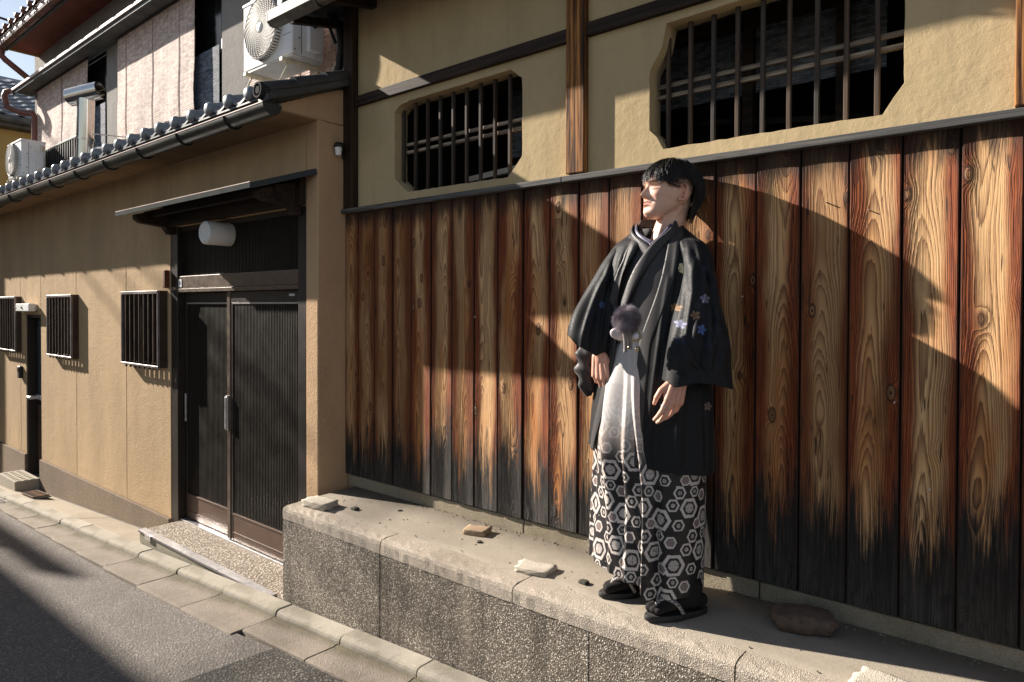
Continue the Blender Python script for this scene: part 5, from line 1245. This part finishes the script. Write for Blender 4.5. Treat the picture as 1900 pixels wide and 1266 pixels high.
D += crease(S, ZH, [(1.46, .10), (1.36, .112), (1.22, .115), (1.0, .10)], .009, .010)+crease(S, ZH, [(1.30, .012), (1.12, -.018), (.9, -.05), (.6, -.09)], .008, .006)+crease(S, ZH, [(1.40, -.118), (1.26, -.152), (1.1, -.18)], .007, .008)
D += crease(S, ZH, [(1.1, .14), (.9, .125), (.58, .12)], .012, .010)+crease(S, ZH, [(.85, -.02), (.7, -.05), (.56, -.06)], .012, .007)
D = D*street+.0045*wav(PH*7, ZH*6, 8)*np.interp(ZH, [.5, 1.4], [1, .3])+.004*np.sin(PH*9+2*np.sin(ZH*4))*np.interp(ZH, [.5, 1.2], [1.6, .2])
PW = PW+N*D[..., None]
hemz = np.interp(S[-1], [-.29, -.255, -.15, .154], [.603, .592, .567, .540]); t = (1.55-ZH)/(1.55-.545)
PW[..., 2] = PO[2]+1.55-(1.55-hemz[None, :])*t-.042*sm(np.cos(PH), -.1, .9)*sm(ZH, 1.43, 1.55)
BLK = np.array([.0100, .0105, .0120])
FLW = [(-.232, 1.193, .014, (.10, .16, .36)), (.119, 1.215, .018, (.30, .30, .40)), (.028, 1.183, .016, (.42, .24, .12)), (.078, 1.154, .018, (.46, .27, .15)), (.030, 1.120, .017, (.34, .36, .55)), (.096, 1.101, .019, (.16, .26, .62)),
       (.135, 1.33, .016, (.05, .05, .07)), (.15, 1.10, .024, (.028, .036, .055)), (.17, 1.16, .02, (.030, .036, .055)), (.12, 1.05, .024, (.026, .034, .055)), (.19, 1.05, .02, (.024, .034, .06)), (.15, 1.26, .02, (.030, .028, .034)), (.02, 1.06, .018, (.022, .034, .075)),
       (.155, .80, .017, (.36, .26, .24)), (.135, .775, .015, (.05, .05, .07)), (-.27, 1.16, .020, (.024, .028, .045)), (-.25, 1.12, .016, (.02, .024, .04)), (.185, 1.22, .018, (.03, .032, .045)), (.09, 1.19, .014, (.06, .05, .06))]
def flowers(P, facing):
    L_ = toL(P); c = np.tile(BLK, P.shape[:-1]+(1,))
    for s_, z_, r, colr in FLW:
        dx, dz = (L_[..., 0]-s_), (L_[..., 2]-z_); rad = np.hypot(dx, dz); ang = np.arctan2(dz, dx)+s_*40
        pet = r*(.55+.45*np.abs(np.cos(ang*2.5)))*np.where(np.abs(np.sin(ang*2.5+PI/2*0)) > .0, 1, 1)
        k = ((rad < pet) & (rad > r*.10) & facing).astype(float); vein = .75+.25*np.cos(ang*5)
        c = c*(1-k[..., None])+(np.array(colr)*.55*vein[..., None])*k[..., None]
    return c
hcol = flowers(PW, street > 0)
L_ = toL(PW); dx, dz = L_[..., 0]-.060, L_[..., 2]-1.337                # the family crest on the breast
rad = np.hypot(dx*1.25, dz*.82); ang = np.arctan2(dz, dx); k = (rad < .0165) & (street > 0)
hcol[k] = np.where(((np.abs(np.sin(ang*2.5)) > .35) | (rad < .004))[k][:, None], np.array([.62, .52, .30]), np.array([.06, .05, .03]))
hao = cloth('haori', PW, M_haori, False, hcol, .004)
# collar band running round the neck and down both front edges
def band(edge, side, w_=.050, off=.0035):
    out = []
    for i in range(0, nzh, 3):
        row = PW[i]; e = 0 if side > 0 else nu-1; acc = 0; pts = [row[e]+N[i][e]*off]; idx = e; nrm = N[i][e]
        samples = np.linspace(0, 1, 9)*(w_ if zh[i] > .6 else w_)
        if side > 0: seg = row[:120]; nn = N[i][:120]
        else: seg = row[::-1][:120]; nn = N[i][::-1][:120]
        dl = np.concatenate([[0], np.cumsum(np.linalg.norm(np.diff(seg, axis=0), axis=1))])
        r_ = []
        for q in samples:
            p = np.array([np.interp(q, dl, seg[:, c]) for c in range(3)]); n_ = np.array([np.interp(q, dl, nn[:, c]) for c in range(3)])
            r_.append(p+n_*(off+.001*math.sin(PI*min(1, q/w_))))
        r_ = [r_[0]-np.array([np.interp(0, dl, nn[:, c]) for c in range(3)])*off*1.2]+r_+[r_[-1]-np.array([np.interp(w_, dl, nn[:, c]) for c in range(3)])*off*1.1]
        out.append(r_)
    return np.array(out)
for sd in (1, -1): cloth('collar_band', band(None, sd), M_band, False)
nb_ = MB(); P = []
for t in np.linspace(0, 1, 40):                                       # the part behind the neck
    phi = phR[0]+(2*PI+phL[0]-phR[0])*t; p = PW[0][int(t*(nu-1))]; c = LW(.0, -.095, 1.545); o = (p-c); o[2] = 0; o /= np.linalg.norm(o)
    lift = .012*math.sin(PI*t)
    P.append([p+o*.004+np.array([0, 0, -.035]), p+o*.008+np.array([0, 0, -.01]), p+o*.004+np.array([0, 0, lift]), p-o*.004+np.array([0, 0, lift+.002]), p-o*.006+np.array([0, 0, -.02])])
cloth('collar_back', np.array(P), M_band)
# sleeves: rows of rings going down; each ring (left s, right s, centre v, half depth, tilt)
def sleeve(name, rows, tilt, creases, seed, n=220, m_=200):
    z = np.array([r[0] for r in rows])[::-1]; g = lambda j, q: crinterp(q, z, np.array([r[j] for r in rows])[::-1])
    q = np.linspace(z[-1], z[0], m_); th = np.linspace(0, 2*PI, n, endpoint=False); TH, Q = np.meshgrid(th, q)
    l, r, v, h = g(1, Q), g(2, Q), g(3, Q), g(4, Q); sc = np.sign(np.cos(TH))*np.abs(np.cos(TH))**.85; ss_ = np.sign(np.sin(TH))*np.abs(np.sin(TH))**.85
    s_ = (l+r)/2+(r-l)/2*sc; vv = v+h*ss_+rows[0][5]*(s_-(l+r)/2)
    zz_ = Q+np.interp(Q, [z[0], z[-1]], [1, 0])**2*np.interp((s_-l)/(r-l), *tilt)
    P_ = LWa(np.stack([s_, vv, zz_], -1)); Nn = gnormals(P_, True); cc = LWa(np.stack([(l+r)/2, v, zz_], -1)); Nn[(Nn*(P_-cc)).sum(-1) < 0] *= -1
    D = .005*wav(TH*3, Q*14, seed)+.004*wav(TH*7+Q*20, Q*5, seed+1)+.0035*wav(TH*13, Q*26+TH*6, seed+2)
    rr_ = np.random.RandomState(seed+9)
    for _ in range(7):
        f0 = rr_.uniform(.1, .9); f1 = f0+rr_.uniform(-.22, .22); za, zb = rr_.uniform(1.15, 1.4), rr_.uniform(.92, 1.08); frac = f0+(f1-f0)*np.clip((za-Q)/(za-zb), 0, 1); dd = (s_-(l+(r-l)*frac))/rr_.uniform(.006, .011)
        D = D+rr_.uniform(.004, .009)*(np.exp(-dd*dd)-.6*np.exp(-(dd-1.3)**2))*sm(Q, za+.03, za-.04)*sm(Q, zb-.04, zb+.03)*(np.sin(TH) > -.25); fc = (np.sin(TH) > -.25)
    for pts, w, amp in creases: D = D+crease(s_, Q, pts, w, amp)*fc
    P_ = P_+Nn*(D*sm(Q, z[-1], z[-1]-.06))[..., None]
    return cloth(name, P_, M_haori, True, flowers(P_, fc), .004)
sleeve('sleeve', [(1.478, .080, .112, -.110, .018, .0), (1.455, .062, .146, -.070, .050), (1.425, .056, .170, -.040, .064), (1.38, .055, .186, -.025, .074), (1.30, .050, .194, -.008, .086), (1.19, .033, .198, .040, .085), (1.08, .004, .212, .085, .080), (.98, -.018, .220, .105, .085), (.898, -.034, .226, .118, .086)],
       ([0, .12, .4, .65, 1], [.012, -.010, .010, .004, -.020]),
       [([(1.36, .10), (1.24, .085), (1.12, .055), (.96, .02)], .013, .016), ([(1.33, .125), (1.2, .105), (1.07, .07), (.94, .03)], .012, .012), ([(1.12, .085), (1.02, .075), (.95, .045)], .02, .014), ([(1.2, .20), (1.0, .215)], .02, .006), ([(1.42, .115), (1.25, .135), (1.05, .13), (.95, .12)], .009, .010), ([(1.3, .165), (1.12, .175), (.95, .17)], .010, .008), ([(1.05, .045), (.98, .06), (.93, .10)], .012, .010)], 31)
sleeve('sleeve', [(1.452, -.150, -.105, -.238, .022, .0), (1.425, -.178, -.110, -.232, .040), (1.38, -.212, -.122, -.228, .050), (1.32, -.246, -.135, -.218, .055), (1.22, -.302, -.165, -.205, .058), (1.12, -.350, -.180, -.172, .068), (1.06, -.366, -.190, -.158, .072), (1.02, -.372, -.195, -.152, .070)],
       ([0, .25, .6, 1], [.050, .002, -.035, -.004]),
       [([(1.36, -.19), (1.22, -.235), (1.08, -.27)], .012, .010), ([(1.30, -.225), (1.15, -.285), (1.05, -.32)], .014, .008), ([(1.25, -.185), (1.1, -.215)], .010, .008)], 47)
# hanging sleeve bag of the kimono under the right sleeve
q = np.linspace(0, 1, 90); th = np.linspace(0, 2*PI, 120, endpoint=False); TH, Q = np.meshgrid(th, q)
l = np.interp(Q, [0, .2, .5, .8, 1], [-.318, -.326, -.330, -.318, -.285]); r = np.interp(Q, [0, .5, 1], [-.22, -.235, -.262]); h = np.interp(Q, [0, .6, 1], [.035, .038, .012])
s_ = (l+r)/2+(r-l)/2*np.cos(TH); v_ = -.215+h*np.sin(TH); z_ = 1.03-.225*Q
P_ = LWa(np.stack([s_, v_, z_], -1)); Nn = gnormals(P_, True); cc = LWa(np.stack([(l+r)/2, np.full_like(l, -.215), z_], -1)); Nn[(Nn*(P_-cc)).sum(-1) < 0] *= -1
P_ = P_+Nn*(.008*np.sin(z_*95+s_*60)*np.sin(TH*1.0+1)+.006*wav(TH*5, z_*70, 61))[..., None]
cloth('kimono_sleeve', P_, M_kimono, True, None, .003)
# kimono front inside the haori, crossed collars, under-collar
zk_ = np.linspace(1.50, .98, 120); pk = np.linspace(-1.75, 1.75, 160); PK, ZK = np.meshgrid(pk, zk_)
def ksec(phi, z, ins):
    A, B, O = crinterp(z, hzv, hA)-ins, crinterp(z, hzv, hB)-ins, crinterp(z, hzv, hO)
    B = B-.02*sm(z, 1.1, 1.0)
    c0 = np.stack([np.interp(z, [0, .95, 1.45], [-.055, -.02, .0]), np.interp(z, [0, .95, 1.45], [-.085, -.130, -.178]), z], -1)
    return LWa(c0)+(A*np.sin(phi))[..., None]*EX+(O+B*np.cos(phi))[..., None]*EF
# the neckline: rows are pushed down near the middle so that the throat shows
drop = np.interp(np.abs(PK-.20), [0, .5, 1.0, 1.75], [.075, .045, .012, 0]); ZZ = ZK-drop*sm(ZK, 1.36, 1.50)
P_ = ksec(PK, ZZ, .011); Nn = gnormals(P_, False); cc = ksec(PK*0, ZZ, .5); 
P_[..., :] += (EF*1.0)[None, None, :]*(.003*wav(PK*5, ZK*30, 71))[..., None]
cloth('kimono', P_, M_kimono, False, None, .002)
def vband(name, ctrl, w0, off, mat):
    """a band lying on the chest: ctrl = (phi, z) points"""
    t = np.linspace(0, 1, 60); kk = np.linspace(0, 1, len(ctrl)); ph_ = crinterp(t, kk, [c[0] for c in ctrl]); z_ = crinterp(t, kk, [c[1] for c in ctrl])
    mid = ksec(ph_, z_, .012-off); tn_ = np.gradient(mid, axis=0); tn_ /= np.linalg.norm(tn_, axis=1, keepdims=True)
    c = ksec(ph_*0, z_, .5); c = BPa(z_); n_ = mid-c; n_[:, 2] *= .2; n_ /= np.linalg.norm(n_, axis=1, keepdims=True); sd = np.cross(n_, tn_); sd /= np.linalg.norm(sd, axis=1, keepdims=True)
    rows = []
    for q in np.linspace(-1, 1, 9): rows.append(mid+sd*w0*q/2+n_*(.004*(1-q*q)-.003*(abs(q) > .9)))
    return cloth(name, np.stack(rows, 1), mat, False, None, .002)
def BPa(z): return LWa(np.stack([np.interp(z, [0, .95, 1.45], [-.055, -.02, .0]), np.interp(z, [0, .95, 1.45], [-.085, -.130, -.178]), z], -1))
M_eri = clothmat('violet_collar', 1600, 90, (.075, .072, .13), .5, .4, .3, False)
vband('under_collar', [(-1.2, 1.54), (-.7, 1.515), (-.2, 1.475), (.14, 1.445)], .022, .010, M_eri)
vband('under_collar', [(1.25, 1.545), (.85, 1.512), (.45, 1.472), (.16, 1.432)], .022, .012, M_eri)
vband('kimono_collar', [(-1.2, 1.525), (-.75, 1.497), (-.25, 1.455), (.08, 1.415), (.16, 1.385)], .042, .011, M_kimono)
vband('kimono_collar', [(1.25, 1.525), (.80, 1.487), (.34, 1.435), (.06, 1.36), (-.18, 1.26), (-.38, 1.14), (-.46, 1.04)], .046, .016, M_kimono)
# belt knot, fur pompom, braided cords
kn = LW(-.165, .075, 1.068)
def blob(m, c, ax1, ax2, ax3, n=14):
    P_ = [[np.asarray(c)+np.asarray(ax1)*math.cos(t)*math.sin(e)+np.asarray(ax2)*math.sin(t)*math.sin(e)+np.asarray(ax3)*math.cos(e) for t in np.linspace(0, 2*PI, n, endpoint=False)] for e in np.linspace(.02, PI-.02, n)]
    add_closed(m, np.array(P_))
m = MB(); blob(m, kn+lv(-.030, .0, .012), lv(-.034, .0, .012), lv(.008, .010, .022), lv(.0, .014, 0)); blob(m, kn+lv(.034, .0, .006), lv(.030, 0, .004), lv(0, .006, .024), lv(0, .014, 0)); blob(m, kn+lv(0, .006, .0), lv(.018, 0, 0), lv(0, 0, .022), lv(0, .016, 0))
m.build('obi_knot', M_paleknot, man, smooth=True)
m = MB(); blob(m, kn+lv(.030, .016, .006), lv(.015, 0, 0), lv(0, 0, .015), lv(0, .009, 0)); m.build('pearl', plain('pearl', (.72, .70, .74), .2, 0, .6, .05), man, smooth=True)
m = MB()
for a in np.linspace(0, 2*PI, 11, endpoint=False): blob(m, kn+lv(.030+.020*math.cos(a), .013, .006+.020*math.sin(a)), lv(.006, 0, 0), lv(0, 0, .006), lv(0, .005, 0), 8)
blob(m, kn+lv(.010, .012, -.038), lv(.010, 0, 0), lv(0, 0, .008), lv(0, .006, 0), 8); blob(m, kn+lv(.038, .010, -.044), lv(.009, 0, 0), lv(0, 0, .010), lv(0, .006, 0), 8)
m.build('gold_ornament', plain('old_gold', (.50, .42, .26), .3, .8, .5, .3), man, smooth=True)
m = MB(); pc = LW(-.170, .105, 1.140); rf = np.random.RandomState(2)
blob(m, pc, lv(.044, 0, -.004), lv(0, .040, 0), lv(.006, 0, .042), 20)
for k in range(9000):
    d = rf.normal(size=3); d /= np.linalg.norm(d); b = pc+d*.040*np.array([1, 1, .98]); tip = pc+d*(.052+.009*rf.rand())+rf.normal(0, .004, 3)+np.array([0, 0, -.004]); u = np.cross(d, [.3, .4, .8]); u /= np.linalg.norm(u); w = np.cross(d, u)
    m.add([tuple(b+u*.0007), tuple(b-u*.0004+w*.0006), tuple(b-u*.0004-w*.0006), tuple(tip)], [(0, 1, 3), (1, 2, 3), (2, 0, 3)])
def furmat():
    mm = Mat('pompom_fur'); c = mm.coord(); n = mm.noise(c, 26, 3)
    mm.out(mm.ramp(n, [(.35, (.17, .145, .165)), (.65, (.40, .35, .385))]), .7, None, 0, .3); return mm.m
m.build('pompom', furmat(), man, kind='stuff')
M_cord = plain('braided_cord', (.22, .185, .175), .55, 0, .4, .3, 60)
for dx, ln in ((-.012, .082), (.006, .070)):
    m = MB(); n = 44; pts = [LW(-.172+dx+.008*math.sin(t*2), .115+.004*math.cos(t*3), 1.095-ln*t) for t in np.linspace(0, 1, n)]
    m.tube(pts, [.0062+.0024*abs(math.sin(i*.9)) for i in range(n)], 8); m.build('cord', M_cord, man, smooth=True)
# waistband of the hakama
P_ = [[*(ksec(np.array([p]), np.array([z]), .004)[0],)] for z in (1.075, 1.03) for p in np.linspace(-1.2, 1.2, 40)]
cloth('waistband', np.array(P_).reshape(2, 40, 3), M_paleknot, False, None, .006)
# ------------------------------------------------ tabi and sandals
for sd in (-1, 1):
    toe, dr = FOOT[sd]; side = np.array([-dr[1], dr[0]]) if True else None; inner = side*(-sd if False else 1)
    F3 = lambda f, l, z: (toe[0]-dr[0]*f+side[0]*l, toe[1]-dr[1]*f+side[1]*l, PO[2]+z)      # f back from the toe, l to the side, z up
    sgn = -sd                                                          # big toe towards the other foot
    bt = 1 if np.dot(side, EX[:2])*sgn > 0 else -1
    ol = []
    for a in np.linspace(0, 2*PI, 40, endpoint=False):
        f = .128-.134*math.cos(a); wd = .044-.006*math.cos(a*1)*-1*(-1); l = (.046 if math.cos(a) > 0 else .039)*math.sin(a)*(1+.06*math.cos(a)); ol.append((f, l))
    z0, z1 = .001, .024
    m = MB(); P_ = [[F3(f*1.0, l*k_, z) for f, l in [((f-.128)*k_+.128, l) for f, l in ol]] for z, k_ in ((z0, .96), (z0+.004, 1.0), (z1-.003, 1.0), (z1, .97))]
    n = 40; m.grid(np.array(P_), close_v=True); m.f += [tuple(range(n)), tuple(range(3*n, 4*n))]; m.m += [0, 0]; sole = autosmooth(m.build('sandal', M_sole, man), 50)
    m = MB()
    for (l0, l1, f0, r0, r1) in ((bt*.019, bt*.021, .020, .0185, .024), (bt*-.006, bt*-.004, .022, .0140, .020), (bt*-.022, bt*-.018, .032, .0135, .020)):
        caps(m, np.array(F3(f0+.006, l0, z1+.016)), np.array(F3(.10, l1, z1+.032)), r0, r1, 14)
    caps(m, np.array(F3(.085, 0, z1+.030)), np.array(F3(.20, 0, z1+.040)), .032, .034, 16); caps(m, np.array(F3(.19, 0, z1+.036)), np.array(F3(.200, 0, z1+.085)), .036, .037, 16)
    caps(m, np.array(F3(.225, 0, z1+.024)), np.array(F3(.235, 0, z1+.030)), .026, .026, 14)
    me = bpy.data.meshes.new('t'); me.from_pydata(m.v, [], m.f); to = bpy.data.objects.new('t', me); COL.objects.link(to)
    rm = to.modifiers.new('r', 'REMESH'); rm.mode = 'VOXEL'; rm.voxel_size = .0035; s2 = to.modifiers.new('s', 'SMOOTH'); s2.iterations = 2
    e2 = bpy.data.meshes.new_from_object(to.evaluated_get(bpy.context.evaluated_depsgraph_get())); bpy.data.objects.remove(to)
    vv = np.empty(len(e2.vertices)*3); e2.vertices.foreach_get('co', vv); e2.vertices.foreach_set('co', (vv.reshape(-1, 3)-base).ravel()); e2.materials.clear(); e2.materials.append(M_black_cloth)
    e2.polygons.foreach_set('use_smooth', [True]*len(e2.polygons)); e2.name = 'tabi'; o = bpy.data.objects.new('tabi', e2); COL.objects.link(o); o.parent = man
    m = MB()
    for l in (.042, -.042):
        pts = [F3(.045, bt*.006, z1+.004), F3(.050, bt*.006, z1+.036), F3(.075, bt*.006+l*.45, z1+.056), F3(.110, l*.86, z1+.040), F3(.135, l*1.0, z1+.002)]
        tt = np.linspace(0, 1, 24); ks = np.linspace(0, 1, 5); pp = np.stack([crinterp(tt, ks, [p[c] for p in pts]) for c in range(3)], 1); m.tube(pp, .0078, 8)
    st = Mat('strap_brocade'); c = st.coord(); st.out(st.mix(st.ss(st.voro(c, 160), .35, .5), (.02, .018, .018), (.30, .27, .25)), .6); m.build('strap', st.m, sole, smooth=True)
